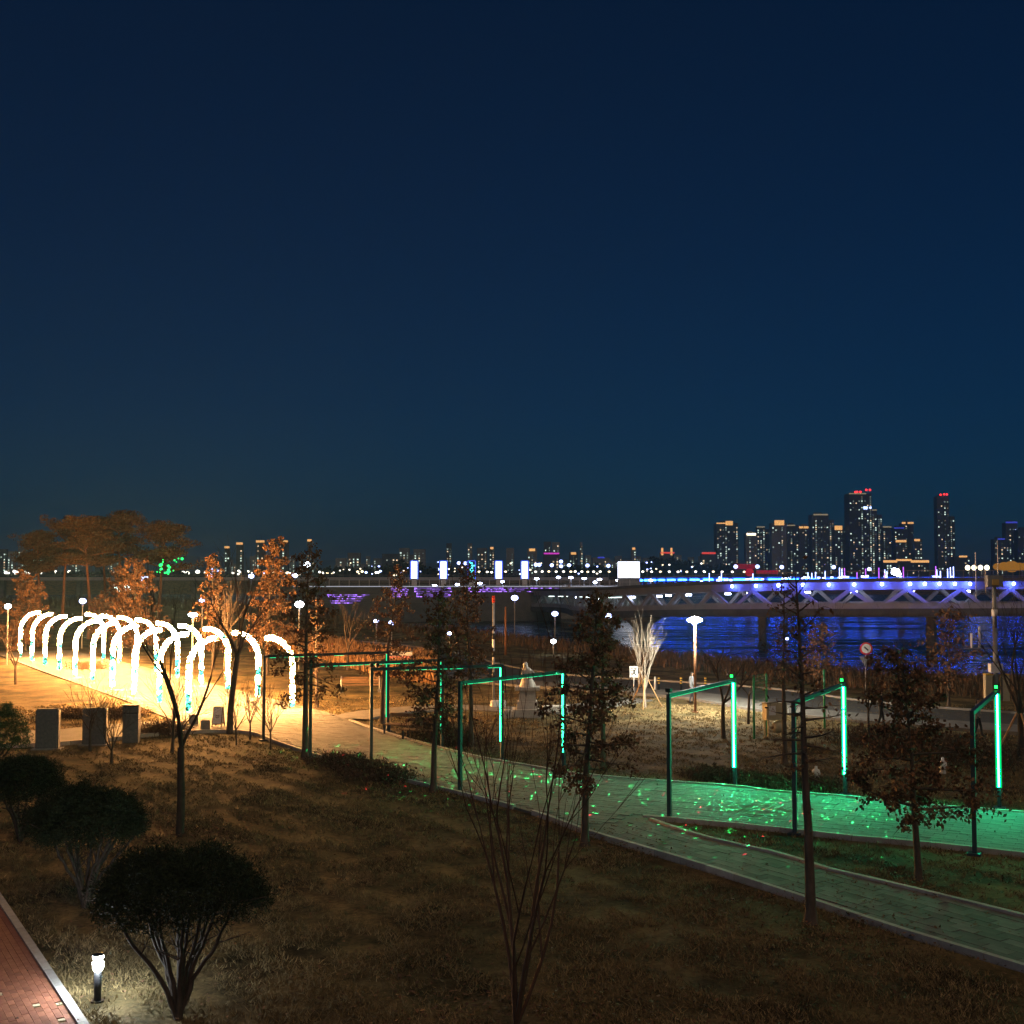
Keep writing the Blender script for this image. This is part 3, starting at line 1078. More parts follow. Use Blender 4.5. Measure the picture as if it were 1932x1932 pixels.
def grow(mb, p, d, L, r, level, top, rs, tips, kids=3, ang=(0.35, 0.75), up=0.06, wander=0.1, shrink=(0.55, 0.8)):
    sides = 7 if level == 0 else (5 if level == 1 else 3)
    pts, dirs, rad = limb(mb, p, d, L, r, r * 0.55, 5 if level < 2 else 4, wander, up, sides, rs)
    if level >= top:
        tips.append((pts[-1], dirs[-1]))
        return
    n = kids + (1 if rs.random() < 0.5 else 0)
    az = rs.uniform(0, 6.28)
    for k in range(n):
        i = len(pts) - 1 if k == 0 else rs.randint(max(1, len(pts) // 3), len(pts) - 1)
        az += 2.4 + rs.uniform(-0.4, 0.4)
        a = rs.uniform(*ang) * (0.5 if k == 0 else 1)
        grow(mb, pts[i], spread_dir(dirs[i], a, az), L * rs.uniform(*shrink), max(rad[i] * rs.uniform(0.5, 0.75), 0.005), level + 1, top, rs, tips, kids, ang, up, wander, shrink)


def oak(px, py, label, h, cs, spread, leaves=1.0, seed=0, group='brown leaved oaks', z=None, leafsize=0.095):
    rs = random.Random(seed)
    x, y = at(px, py)
    t = thing('oak_tree', label, 'tree', (x, y, gz(x, y) - 0.05), rs.uniform(0, 6), group)
    tr, cr = MB(), MB()
    r0 = 0.028 + 0.0125 * h
    pts, dirs, rad = limb(tr, Vector((0, 0, 0)), Vector((0, 0, 1)), h, r0, 0.012, 14, 0.018, 0.02, 8, rs)
    tr.tube([(0, 0, 0), (0, 0, 0.12), (0, 0, 0.35)], [r0 * 1.6, r0 * 1.25, r0 * 1.02], 8, cap=False)
    n = int(20 + 5 * h * (1 - cs))
    az = rs.uniform(0, 6)
    for k in range(n):
        u = (k + rs.random()) / n
        tt = cs + (0.985 - cs) * u
        f = tt * 14
        i = min(int(f), 13)
        p = pts[i].lerp(pts[i + 1], f - i)
        az += 2.4 + rs.uniform(-0.5, 0.5)
        prof = min(1.0, 0.5 + u * 3.0) * (1 - u) ** 0.75
        L = spread * (0.25 + 0.75 * prof) * rs.uniform(0.65, 1.1) + 0.12
        el = -0.22 + 0.95 * u + rs.uniform(-0.15, 0.15)
        d = Vector((math.cos(az) * math.cos(el), math.sin(az) * math.cos(el), math.sin(el)))
        bp, bdir, br = limb(tr, p, d, L, 0.012 + 0.016 * L, 0.005, 5, 0.09, 0.01, 4, rs)
        for m in range(max(3, int(L * 6))):
            j = rs.randint(1, 5)
            az2 = rs.uniform(0, 6.28)
            d2 = spread_dir(bdir[j], rs.uniform(0.5, 1.1), az2)
            tp, td, _ = limb(tr, bp[j], d2, L * rs.uniform(0.18, 0.4), 0.008, 0.004, 3, 0.15, -0.02, 3, rs)
            if rs.random() < 0.75:
                for q in range(int(rs.uniform(3, 15) * leaves * 1.25)):
                    j2 = rs.randint(1, 3)
                    o = tp[j2] + Vector((rs.gauss(0, 0.075), rs.gauss(0, 0.075), rs.gauss(0, 0.06)))
                    dd = Vector((rs.gauss(0, 0.6), rs.gauss(0, 0.6), rs.gauss(-0.6, 0.5)))
                    if dd.length > 0.05:
                        cr.leaf(o, dd.normalized(), leafsize * rs.uniform(0.3, 0.5), leafsize * rs.uniform(0.8, 1.5))
    tr.build('trunk', 'bark', t, True)
    if cr.f:
        cr.build('crown', 'leaf_oak', t)
    return t


def bare(px, py, label, h, trunk, seed, mains=3, top=4, ang=(0.3, 0.6), up=0.05, r=None, mat='bark', group='bare winter trees', wander=0.09, kids=3, name='bare_tree', shrink=(0.55, 0.8), sink=0.05):
    rs = random.Random(seed)
    x, y = at(px, py)
    t = thing(name, label, 'tree', (x, y, gz(x, y) - sink), 0, group)
    tr, tw = MB(), MB()
    r = r or (0.02 + 0.012 * h)
    top_p, top_d = Vector((0, 0, 0)), Vector((0, 0, 1))
    if trunk > 0.05:
        pts, dirs, rad = limb(tr, top_p, top_d, trunk, r * 1.15, r * 0.9, 6, 0.025, 0.02, 8, rs)
        top_p, top_d = pts[-1], dirs[-1]
    tips = []
    az = rs.uniform(0, 6.28)
    for k in range(mains):
        az += 6.283 / mains + rs.uniform(-0.4, 0.4)
        L = (h - trunk) * rs.uniform(0.36, 0.5)
        d = spread_dir(top_d, rs.uniform(ang[0] * 0.7, ang[1]), az)
        grow(tw, top_p - top_d * 0.02, d, L, r * rs.uniform(0.5, 0.72), 1, top, rs, tips, kids, ang, up, wander, shrink)
    if trunk > 0.05:
        tr.build('trunk', mat, t, True)
    tw.build('crown', mat, t, True)
    return t, tips


def needles(mb, c, rx, rz, n, L, w, rs, outward=True):
    for _ in range(n):
        u = Vector((rs.gauss(0, 1), rs.gauss(0, 1), rs.gauss(0, 1)))
        if u.length < 1e-3:
            continue
        u.normalize()
        k = rs.random() ** 0.4
        p = c + Vector((u.x * rx * k, u.y * rx * k, u.z * rz * k))
        d = (u + Vector((rs.gauss(0, 0.6), rs.gauss(0, 0.6), rs.gauss(0.25, 0.5)))).normalized()
        mb.leaf(p, d, w, L * rs.uniform(0.6, 1.3))


def pine(px, y, label, h, seed, width):
    """tall red pine with a bare trunk and an umbrella of needle pads"""
    rs = random.Random(seed)
    x = (px - CX) / F * y
    t = thing('pine_tree', label, 'tree', (x, y, gz(x, y) - 0.05), 0, 'tall pines behind the arches')
    tr, cr = MB(), MB()
    pts, dirs, rad = limb(tr, Vector((0, 0, 0)), Vector((0, 0, 1)), h * 0.93, 0.24, 0.07, 12, 0.035, 0.02, 8, rs)
    az = rs.uniform(0, 6)
    for k in range(15):
        u = k / 14
        tt = 0.66 + 0.33 * u
        f = tt * 12
        i = min(int(f), 11)
        p = pts[i].lerp(pts[i + 1], f - i)
        az += 2.4 + rs.uniform(-0.5, 0.5)
        el = -0.05 + 0.55 * u + rs.uniform(-0.1, 0.15)
        L = width * (0.62 + 0.38 * math.sin(u * 3.1)) * rs.uniform(0.65, 1.1) * (1 - 0.35 * u)
        d = Vector((math.cos(az) * math.cos(el), math.sin(az) * math.cos(el), math.sin(el)))
        bp, bd_, br = limb(tr, p, d, L, 0.09, 0.025, 6, 0.13, 0.03, 5, rs)
        for m in range(11):
            j = rs.randint(2, 6)
            off = Vector((rs.gauss(0, 0.6), rs.gauss(0, 0.6), rs.uniform(0.05, 0.35)))
            q = bp[j] + off
            tr.tube([bp[j], q], [0.025, 0.01], 3, cap=False)
            needles(cr, q + Vector((0, 0, 0.12)), rs.uniform(0.45, 1.0), rs.uniform(0.16, 0.3), 80, 0.3, 0.045, rs)
    tr.build('trunk', 'bark_pine', t, True)
    cr.build('crown', 'leaf_pine', t)


def dome_pine(px, py, label, h, rad, zc, seed, mat='leaf_dome', dens=1.0, lobes=1):
    """table pine: many stems fanning from one foot into a mushroom of needles"""
    rs = random.Random(seed)
    x, y = at(px, py)
    t = thing('dome_pine', label, 'tree', (x, y, gz(x, y) - 0.04), 0, 'dome shaped pines')
    tr, cr = MB(), MB()
    rzt, rzb = h - zc, zc * 0.12
    for k in range(11):
        a = k * 2.4 + rs.uniform(-0.3, 0.3)
        q = rs.uniform(0.25, 0.85) * rad
        e = Vector((math.cos(a) * q, math.sin(a) * q, zc + rs.uniform(-0.1, 0.2)))
        m1 = Vector((math.cos(a) * q * 0.28, math.sin(a) * q * 0.28, zc * 0.4))
        pts = smooth_line([(0, 0, 0), tuple(m1), (e.x * 0.7, e.y * 0.7, zc * 0.72), tuple(e)], 0.18)
        n_ = len(pts)
        tr.tube([(p[0] + rs.gauss(0, .012), p[1] + rs.gauss(0, .012), p[2]) for p in pts], [0.05 - 0.033 * i / n_ for i in range(n_)], 6, cap=False)
        for m in range(5):
            i = rs.randint(n_ // 2, n_ - 1)
            b = Vector(pts[i])
            tr.tube([b, b + Vector((rs.gauss(0, 0.3), rs.gauss(0, 0.3), rs.uniform(0.15, 0.5)))], [0.018, 0.007], 3, cap=False)
    nclump = int(950 * dens)
    for k in range(nclump):
        a = rs.uniform(0, 6.283)
        q = math.sqrt(rs.random()) * rad
        bump = 1 + 0.07 * math.sin(2 * a + 1.7 * seed) + 0.06 * math.sin(5 * a + 2 * seed) + 0.04 * math.sin(11 * a + seed + 9 * q / rad)
        edge = math.sqrt(max(0.0, 1 - (q / rad) ** 2.8))
        top_ = zc + rzt * edge * bump
        low = zc - rzb * edge ** 0.6
        zz = top_ - (top_ - low) * rs.random() ** 1.9
        c = Vector((math.cos(a) * q * bump + rs.gauss(0, 0.045), math.sin(a) * q * bump + rs.gauss(0, 0.045), zz + abs(rs.gauss(0, 0.06))))
        needles(cr, c, 0.13, 0.085, 40, 0.085, 0.008, rs)
    tr.build('trunk', 'bark', t, True)
    cr.build('crown', mat, t)


# near dark domes
dome_pine(337, 1914, 'large near black-green dome pine with many stems beside the lit bollard', 2.66, 1.27, 1.84, 1)
dome_pine(160, 1706, 'dome pine with mushroom crown, second from the camera', 2.5, 1.28, 1.66, 2)
dome_pine(38, 1580, 'smaller rugged dome pine with leaning pale stems at the left edge', 2.2, 1.05, 1.35, 3, dens=0.75)
dome_pine(-30, 1468, 'greenest dome pine cut off by the left edge, farthest of its row', 2.6, 1.35, 1.2, 4, mat='leaf_green')

# brown oaks along the path
oak(575, 1429, 'brown leaved oak at the path bend beside a gate post', 8.2, 0.3, 1.45, 1.7, 21)
oak(818, 1491, 'brown leaved oak in the lawn before the benches', 6.6, 0.32, 1.35, 2.2, 22)
oak(1103, 1589, 'dense brown oak standing where the paths fork', 6.6, 0.28, 1.3, 2.2, 23)
oak(1530, 1736, 'slender nearly leafless oak rising from the lawn by the side path', 7.3, 0.42, 1.1, 0.16, 24)
oak(1733, 1651, 'bushy brown oak on the grass island at the right', 5.3, 0.28, 1.75, 2.6, 25)
oak(721, 1362, 'tall brown oak behind the two benches', 7.4, 0.33, 1.6, 1.6, 26)
oak(889, 1405, 'narrow brown oak behind the path left of the statue', 7.6, 0.38, 1.2, 1.5, 27)
oak(1137, 1447, 'half hidden oak behind the fork, right of the statue', 6.6, 0.35, 1.2, 1.5, 28)
oak(1480, 1438, 'dark trunked oak beside the beige machine', 6.8, 0.45, 1.1, 0.35, 29)
oak(503, 1272, 'orange lit oak shaped like a flame behind the arch row', 9.6, 0.2, 2.0, 1.2, 30, leafsize=0.2)
oak(402, 1262, 'slim orange lit oak left of the flame shaped one', 8.6, 0.2, 1.4, 0.8, 31, leafsize=0.2)
oak(598, 1331, 'thin oak with a lit trunk on the orange lawn', 6.0, 0.35, 0.8, 0.4, 32)
oak(250, 1228, 'wide orange lit oak behind the far arches, below the pines', 8.2, 0.12, 3.0, 1.2, 33, leafsize=0.26)
oak(212, 1215, 'orange lit oak directly below the pine crowns', 7.8, 0.15, 2.4, 1.0, 34, leafsize=0.26)
oak(48, 1225, 'orange lit oak left of the farthest arch', 6.8, 0.1, 2.6, 1.1, 35, leafsize=0.26)
oak(1545, 1310, 'low brown oak on the river bank before the blue water', 4.2, 0.3, 1.5, 0.4, 36, leafsize=0.16)
oak(1790, 1330, 'dark oak on the bank behind the island oak', 5.2, 0.25, 2.0, 0.5, 37, leafsize=0.16)

# bare trees
bare(340, 1571, 'tall dark bare tree with forked trunk in the left lawn', 8.3, 2.5, 41, mains=3, top=4, ang=(0.22, 0.5), mat='bark_dark', r=0.105, up=0.07)
bare(972, 1938, 'large many stemmed bare shrub tree at the bottom centre', 6.1, 0.12, 42, mains=7, top=4, ang=(0.14, 0.42), up=0.05, r=0.06, mat='bark_red', kids=2, wander=0.07)
bare(210, 1437, 'small bare tree with a cup of branches before the stone slabs', 2.9, 0.55, 43, mains=5, top=4, ang=(0.3, 0.7), r=0.05)
bare(170, 1412, 'bare spreading tree rising in front of the middle slab', 3.4, 0.9, 44, mains=4, top=4, ang=(0.35, 0.8), r=0.055)
bare(325, 1416, 'bare round tree left of the sandwich board', 3.6, 0.6, 45, mains=5, top=4, ang=(0.35, 0.75), r=0.07)
bare(446, 1402, 'young bare tree nearest the sandwich board', 2.8, 0.7, 46, mains=5, top=4, ang=(0.25, 0.6), r=0.035)
bare(472, 1392, 'young bare tree, middle one of three by the kerb', 2.6, 0.75, 47, mains=6, top=4, ang=(0.25, 0.6), r=0.035)
bare(511, 1411, 'young bare tree, rightmost of three by the kerb', 2.7, 0.75, 48, mains=6, top=4, ang=(0.25, 0.6), r=0.035)
bare(433, 1381, 'straight bare trunk standing among the young trees at the kerb', 8.6, 3.6, 49, mains=4, top=4, ang=(0.2, 0.5), r=0.13)
bare(1365, 1391, 'bare crabbed tree behind the bright green gate post', 5.2, 1.6, 50, mains=4, top=4, ang=(0.35, 0.8), r=0.085, mat='bark_dark')
bare(1412, 1362, 'thin bare tree between the lamp and the green posts', 4.4, 1.4, 51, mains=3, top=4, ang=(0.3, 0.7), r=0.06, mat='bark_dark')
bare(1640, 1412, 'thin bare tree in front of the round road sign', 4.2, 1.6, 52, mains=3, top=4, ang=(0.3, 0.6), r=0.05, mat='bark_dark')
bare(30, 1290, 'bare orange lit tree at the left edge beside the arches', 4.6, 1.2, 53, mains=3, top=4, ang=(0.2, 0.5), r=0.09)
bare(425, 1295, 'bare orange lit tree between two lamp posts behind the arches', 7.4, 2.8, 54, mains=4, top=4, ang=(0.2, 0.5), r=0.12)
bare(1925, 1432, 'staked bare tree at the right edge', 7.0, 1.8, 55, mains=4, top=4, ang=(0.3, 0.7), r=0.12, mat='bark_dark')
bare(655, 1262, 'thin bare tree behind the traffic cones', 5.6, 1.6, 56, mains=3, top=4, ang=(0.2, 0.5), r=0.08)
bare(1560, 1275, 'feathery bare tree on the bank against the blue water, left one', 5.2, 1.2, 57, mains=4, top=4, ang=(0.2, 0.6), r=0.06, mat='bark_dark')
bare(1702, 1290, 'feathery bare tree on the bank against the blue water, right one', 5.0, 1.0, 58, mains=4, top=4, ang=(0.2, 0.6), r=0.06, mat='bark_dark')
bare(1120, 1262, 'bare tree before the curved bridge pier', 6.4, 1.6, 59, mains=4, top=4, ang=(0.25, 0.6), r=0.08, mat='bark_dark')
bare(850, 1262, 'bare tree in the shrubs left of the striped pole', 6.2, 1.4, 60, mains=4, top=4, ang=(0.25, 0.6), r=0.08, mat='bark_dark')
bt, _ = bare(1217, 1332, 'pale lit vase shaped birch held by wooden stakes', 5.0, 0.9, 61, mains=8, top=3, ang=(0.12, 0.34), up=0.06, r=0.07, mat='bark_pale', kids=3, name='birch_tree', shrink=(0.6, 0.9))
x, y = at(1217, 1332)
for k, a in enumerate((0.3, 2.4, 4.5)):
    MB().tube([(1.0 * math.cos(a), 1.0 * math.sin(a), 0), (0.04 * math.cos(a), 0.04 * math.sin(a), 1.75)], 0.035, 6).build('stake', 'stake', bt)
bt.location.z = gz(x, y) - 0.02
for o in [q for q in bpy.data.objects if q.get('label') == 'staked bare tree at the right edge']:
    for a in (0.8, 2.9, 5.0):
        MB().tube([(1.0 * math.cos(a), 1.0 * math.sin(a), 0), (0.09 * math.cos(a), 0.09 * math.sin(a), 1.9)], 0.04, 6).build('stake', 'stake', o)

pine(120, 139, 'tall red trunked pine, left one of the pine group', 13.6, 71, 4.2)
pine(170, 134, 'tall red trunked pine leaning right in the pine group', 13.2, 72, 4.0)
pine(232, 141, 'tallest pine with the highest crown of the group', 14.3, 73, 4.5)
pine(300, 137, 'right pine of the group with wide low crown and green laser light', 12.6, 74, 4.8)
pine(78, 142, 'leftmost pine with the lowest crown of the group', 11.8, 76, 3.4)
pine(205, 150, 'pine behind the middle of the group', 13.4, 75, 4.0)


# low shrubs and reeds
def shrub_bed(pts, label, n, h, seed, mat='shrub', cat='shrub', wide=0.5, name='low_shrub'):
    rs = random.Random(seed)
    line = smooth_line([at(*p) for p in pts], 0.2)
    c = line.mean(0)
    mb = MB()
    for _ in range(n):
        q = line[rs.randrange(len(line))]
        p = Vector((q[0] + rs.gauss(0, wide), q[1] + rs.gauss(0, wide), 0))
        p.z = gz(p.x, p.y) - 0.02
        d = Vector((rs.gauss(0, 0.4), rs.gauss(0, 0.4), 1)).normalized()
        hh = h * rs.uniform(0.5, 1.1)
        k = Vector((rs.gauss(0, 0.3), rs.gauss(0, 0.3), 0.8)).normalized()
        m = p + d * hh * 0.6
        mb.tube([p, m, m + k * hh * 0.5], [0.012, 0.008, 0.004], 3, cap=False)
        for _ in range(3):
            mb.leaf(p + d * hh * rs.uniform(0.3, 1), Vector((rs.gauss(0, 1), rs.gauss(0, 1), rs.gauss(0.4, 0.6))).normalized(), 0.025, 0.14)
    o = mb.build(name, mat)
    return tag(o, label, cat)


shrub_bed([(625, 1436), (680, 1452), (740, 1474)], 'low dark shrub bed along the near kerb at the second gate', 1700, 0.5, 81, wide=0.4)
shrub_bed([(290, 1380), (330, 1382)], 'round brown shrub behind the bare tree by the slabs', 500, 0.6, 82, wide=0.35)
shrub_bed([(800, 1388), (850, 1400), (870, 1405)], 'dark shrub clump behind the benches', 700, 0.9, 83, wide=0.45)
shrub_bed([(1320, 1462), (1400, 1474), (1500, 1484), (1560, 1488)], 'dark low hedge along the far kerb by the green posts', 1900, 0.45, 84, wide=0.35)
shrub_bed([(1640, 1400), (1760, 1420), (1860, 1440)], 'brown shrub mass behind the island oak', 1800, 0.9, 85, wide=0.9)
shrub_bed([(150, 1262), (180, 1262)], 'pale round shrub at the foot of the far left arches', 400, 0.7, 86, wide=0.5)
shrub_bed([(100, 1352), (170, 1352), (250, 1350)], 'dark brown hedge behind the stone slabs', 1300, 0.5, 87, wide=0.4)


def reeds(name, label, bear, rr, n, hh, seed, mat='reed'):
    """standing dry growth between two bearings, rows of thin stems with heads"""
    rs = np.random.RandomState(seed)
    b = np.radians(rs.uniform(bear[0], bear[1], n))
    cr = np.interp(np.degrees(b), CREST_A, CREST_R)
    r = cr * rs.uniform(rr[0], rr[1], n)
    x, y = r * np.sin(b), r * np.cos(b)
    z = ground_z(x, y)
    h_ = hh * rs.uniform(0.55, 1.15, n)
    lx, ly = rs.normal(0, 0.16, n) * h_, rs.normal(0, 0.16, n) * h_
    wd = rs.uniform(0.02, 0.05, n)
    a = rs.uniform(0, 3.14, n)
    ux, uy = np.cos(a) * wd, np.sin(a) * wd
    V = np.stack([np.stack([x - ux, y - uy, z - 0.05], 1), np.stack([x + ux, y + uy, z - 0.05], 1),
                  np.stack([x + ux * 0.8 + lx * 0.6, y + uy * 0.8 + ly * 0.6, z + h_ * 0.7], 1),
                  np.stack([x + lx, y + ly, z + h_], 1),
                  np.stack([x - ux * 0.8 + lx * 0.6, y - uy * 0.8 + ly * 0.6, z + h_ * 0.7], 1)], 1).reshape(-1, 3)
    i = np.arange(n)[:, None] * 5
    o = obj(name, np_mesh(name, V, i + np.array([[0, 1, 2, 3, 4]]), mat))
    o['label'] = label
    o['category'] = 'reeds'
    stuff(o)


reeds('reeds', 'orange brown dry reeds behind the lawn, below the cones', (-11, -3.5), (0.50, 0.64), 9000, 1.0, 91)
reeds('bank_scrub', 'dark brown scrub covering the river bank', (-14, 40), (0.88, 1.1), 16000, 0.7, 92, 'shrub')
reeds('far_scrub', 'dim scrub along the bank left of the bridge', (-30, -8), (0.8, 1.05), 9000, 1.8, 93, 'shrub')


# lawn tufts
def lawn_tufts(n, seed, mat='blade', name='grass', label='short dry winter grass tufts on the lawn', cut=0.0, tall=1.0, patch=False):
    rs = np.random.RandomState(seed)
    r = 17.5 * (72 / 17.5) ** rs.uniform(0, 1, n)
    b = np.radians(rs.uniform(-25, 25, n))
    x, y = r * np.sin(b), r * np.cos(b)
    if name == 'straw':
        x = x + 0.0
    clump = np.sin(x * 1.7 + 2 * np.sin(y * 0.9)) * np.sin(y * 1.3 + x * 0.4) + 0.6 * np.sin(x * 4.1 + y * 3.3)
    if patch:
        clump = np.sin(x * 0.75 + 1.6 * np.sin(y * 0.5)) * np.sin(y * 0.62 + 0.5 * x) + 0.5 * np.sin(x * 2.3 + y * 1.1) * np.sin(y * 1.9)
    keep = clump + rs.normal(0, 0.6 if not patch else 0.16, n) > cut
    for poly in (main_poly, branch_poly, west_poly):
        keep &= ~inside(x, y, poly)
    e = (x - k0[0]) * kn[0] + (y - k0[1]) * kn[1]
    keep &= e < -0.03
    x, y = x[keep], y[keep]
    n = len(x)
    z = ground_z(x, y)
    blades = 4
    X, Y, Z = np.repeat(x, blades), np.repeat(y, blades), np.repeat(z, blades)
    m = n * blades
    X = X + rs.normal(0, 0.05, m)
    Y = Y + rs.normal(0, 0.05, m)
    hh = rs.uniform(0.035, 0.11, m) * tall
    lx, ly = rs.normal(0, 0.07, m), rs.normal(0, 0.07, m)
    wd = rs.uniform(0.006, 0.014, m) * np.clip(np.hypot(X, Y) / 28, 1, 2.2)
    a = rs.uniform(0, 3.14, m)
    V = np.stack([np.stack([X - np.cos(a) * wd, Y - np.sin(a) * wd, Z - 0.01], 1),
                  np.stack([X + np.cos(a) * wd, Y + np.sin(a) * wd, Z - 0.01], 1),
                  np.stack([X + lx, Y + ly, Z + hh], 1)], 1).reshape(-1, 3)
    i = np.arange(m)[:, None] * 3
    o = obj(name, np_mesh(name, V, i + np.array([[0, 1, 2]]), mat))
    tag(o, label, 'grass')
    stuff(o)


lawn_tufts(120000, 17)


def fallen_leaves(n, seed):
    rs = np.random.RandomState(seed)
    feet = [at(*p) for p in ((575, 1429), (818, 1491), (1103, 1589), (1530, 1736), (1733, 1651), (1137, 1447), (340, 1571), (972, 1930))]
    k = rs.randint(0, len(feet) + 3, n)
    r = 17.5 * (60 / 17.5) ** rs.uniform(0, 1, n)
    b = np.radians(rs.uniform(-25, 25, n))
    x, y = r * np.sin(b), r * np.cos(b)
    f = np.array(feet + [(0, 0)] * 3)[k]
    near = k < len(feet)
    x = np.where(near, f[:, 0] + rs.normal(0, 1.5, n), x)
    y = np.where(near, f[:, 1] + rs.normal(0, 1.5, n), y)
    z = np.maximum(ground_z(x, y) + 0.05, 0.012) + rs.uniform(0, 0.03, n)
    a = rs.uniform(0, 6.28, n)
    L = rs.uniform(0.03, 0.06, n)
    c, s_ = np.cos(a) * L, np.sin(a) * L
    t1, t2 = rs.normal(0, 0.02, n), rs.normal(0, 0.02, n)
    V = np.stack([np.stack([x - c, y - s_, z], 1), np.stack([x + s_ * .6, y - c * .6, z + t1], 1), np.stack([x + c, y + s_, z + t2], 1), np.stack([x - s_ * .6, y + c * .6, z + t1], 1)], 1).reshape(-1, 3)
    i = np.arange(n)[:, None] * 4
    o = obj('fallen_leaves', np_mesh('fallen_leaves', V, i + np.array([[0, 1, 2, 3]]), 'leaf_oak'))
    tag(o, 'fallen brown leaves scattered on lawn and paths', 'leaves')
    stuff(o)


fallen_leaves(7000, 23)
lawn_tufts(90000, 18, 'weed', 'weeds', 'darker patches of dead weeds on the lawn', 0.92, 1.15, True)
lawn_tufts(60000, 19, 'straw', 'straw', 'pale straw coloured patches on the lawn', 0.7, 0.9, True)


# ---------------------------------------------------------------- lit bollard
x, y = at(184, 1880)
t = thing('bollard_light', 'lit black bollard lamp beside the brick walk', 'bollard light', (x, y, gz(x, y)))
MB().cyl((0, 0, 0.02), 0.062, 0.5, 14).build('post', 'black', t, True)
MB().cyl((0, 0, 0), 0.11, 0.025, 14).build('foot', 'black', t)
MB().lathe([(0.06, 0.52), (0.085, 0.56), (0.088, 0.66), (0.05, 0.695)], sides=16).build('diffuser', 'g_bollard', t, True)
MB().lathe([(0.05, 0.70), (0.088, 0.735), (0.09, 0.775)], sides=16).build('upper_diffuser', 'g_bollard', t, True)
MB().lathe([(0.055, 0.688), (0.052, 0.706)], sides=16).build('ring', 'black', t)
MB().lathe([(0.095, 0.776), (0.095, 0.80), (0.03, 0.82)], sides=16).build('cap', 'black', t)

# ---------------------------------------------------------------- path lamp that lights the lawn
unit_ball = MB().ball((0, 0, 0), 1.0, 10, 6).mesh('lamp_head', 'g_lampblue', True)
unit_pole = MB().cyl((0, 0, 0), 1.0, 1.0, 8).mesh('pole', 'greypole', True)


def ball_mesh(mat):
    return MB().ball((0, 0, 0), 1.0, 10, 6).mesh('lamp_head', mat, True)


BALL = {k: ball_mesh(k) for k in ('g_lamp', 'g_lampblue', 'g_far_white', 'g_far_warm', 'g_far_blue', 'g_deck_white')}

x, y = at(1312, 1341)
g = gz(x, y)
H = 4.55
t = thing('street_lamp', 'tall brown lamp post with blazing white head on the lawn by the river road', 'street lamp', (x, y, g))
MB().cyl((0, 0, 0), 0.075, H, 12, 0.06).build('post', 'pole', t, True)
MB().cyl((0, 0, 0), 0.17, 0.05, 12).build('foot', 'pole', t)
MB().lathe([(0.06, 0), (0.10, 0.1), (0.36, 0.2), (0.40, 0.28), (0.22, 0.36), (0.06, 0.42)], (0, 0, H), 16).build('lamp_head', 'g_mainlamp', t, True)

def lamp(px, py, y, label, mat='g_lampblue', rad=0.22, flat=0.75, group=None, pole='unit', pr=0.06, name='street_lamp', low=None):
    X, Y, Z = far(px, py, y)
    g = gz(X, Y)
    if low is not None:
        g = low
    t = thing(name, label, 'street lamp', (X, Y, g), 0, group)
    obj('post', unit_pole, t, (0, 0, 0), 0, (pr, pr, max(Z - g, 0.3)))
    obj('lamp_head', BALL[mat], t, (0, 0, Z - g), 0, (rad, rad, rad * flat))
    return t


lamp(565, 1140, 92, 'bright white lamp left of the tall brown oak at the bend', 'g_lamp', 0.34)
lamp(15, 1144, 96, 'white lamp at the left edge beside an orange oak', 'g_lamp', 0.26)
lamp(364, 1160, 76, 'disc shaped white lamp close above the arches', 'g_lamp', 0.3, 0.45)
lamp(382, 1132, 110, 'blue white lamp above the disc shaped one', rad=0.3)
lamp(156, 1134, 118, 'blue white lamp beside the left pine trunk', rad=0.34)
lamp(710, 1172, 128, 'left one of two close bluish lamps in the brown oak', rad=0.28)
lamp(739, 1175, 128, 'right one of two close bluish lamps in the brown oak', rad=0.3)
lamp(848, 1195, 112, 'small bluish lamp in the dark left of the statue', rad=0.2)
lamp(971, 1128, 150, 'blue white lamp before the grey truss', rad=0.42)
lamp(1047, 1158, 140, 'blue white lamp left of the curved pier', rad=0.36)
lamp(1148, 1162, 135, 'blue white lamp between the two curved piers', rad=0.36)
lamp(1044, 1210, 108, 'small white lamp above the shrubs behind the statue', 'g_lamp', 0.24)
lamp(396, 1086, 210, 'blue white lamp at far deck height over the slim oak', rad=0.5)
lamp(474, 1087, 215, 'blue white lamp at far deck height left of the flame oak', rad=0.5)
lamp(556, 1086, 220, 'blue white lamp at far deck height right of the flame oak', rad=0.5)
lamp(579, 1065, 240, 'tall white lamp rising over the left end of the platform', 'g_lamp', 0.65, pr=0.12)
lamp(1485, 1205, 130, 'tiny lamp low on the bank before the blue water', rad=0.16)

# lit signs beyond the arches
for px, py, w_, h_, lab, mat in ((232, 1108, 2.4, 1.1, 'white glowing sign in two halves below the pines', 'g_white_sign'), (273, 1099, 0.9, 1.6, 'small upright glowing sign below the pines', 'g_pillar')):
    X, Y, Z = far(px, py, 165)
    g = gz(X, Y)
    t = thing('lit_sign', lab, 'sign', (X, Y, g))
    for s in (-1, 1):
        MB().box((s * w_ * 0.3, 0, (Z - g) / 2 - h_ / 4), (0.12, 0.12, Z - g - h_ / 2)).build('post', 'greypole', t)
    if w_ > 1:
        for s in (-1, 1):
            MB().box((s * w_ * 0.26, -0.08, Z - g), (w_ * 0.46, 0.1, h_)).build('face', mat, t)
    else:
        MB().box((0, -0.08, Z - g), (w_, 0.1, h_)).build('face', mat, t)
    MB().box((0, 0.05, Z - g), (w_ + 0.1, 0.1, h_ + 0.1)).build('case', 'black', t)

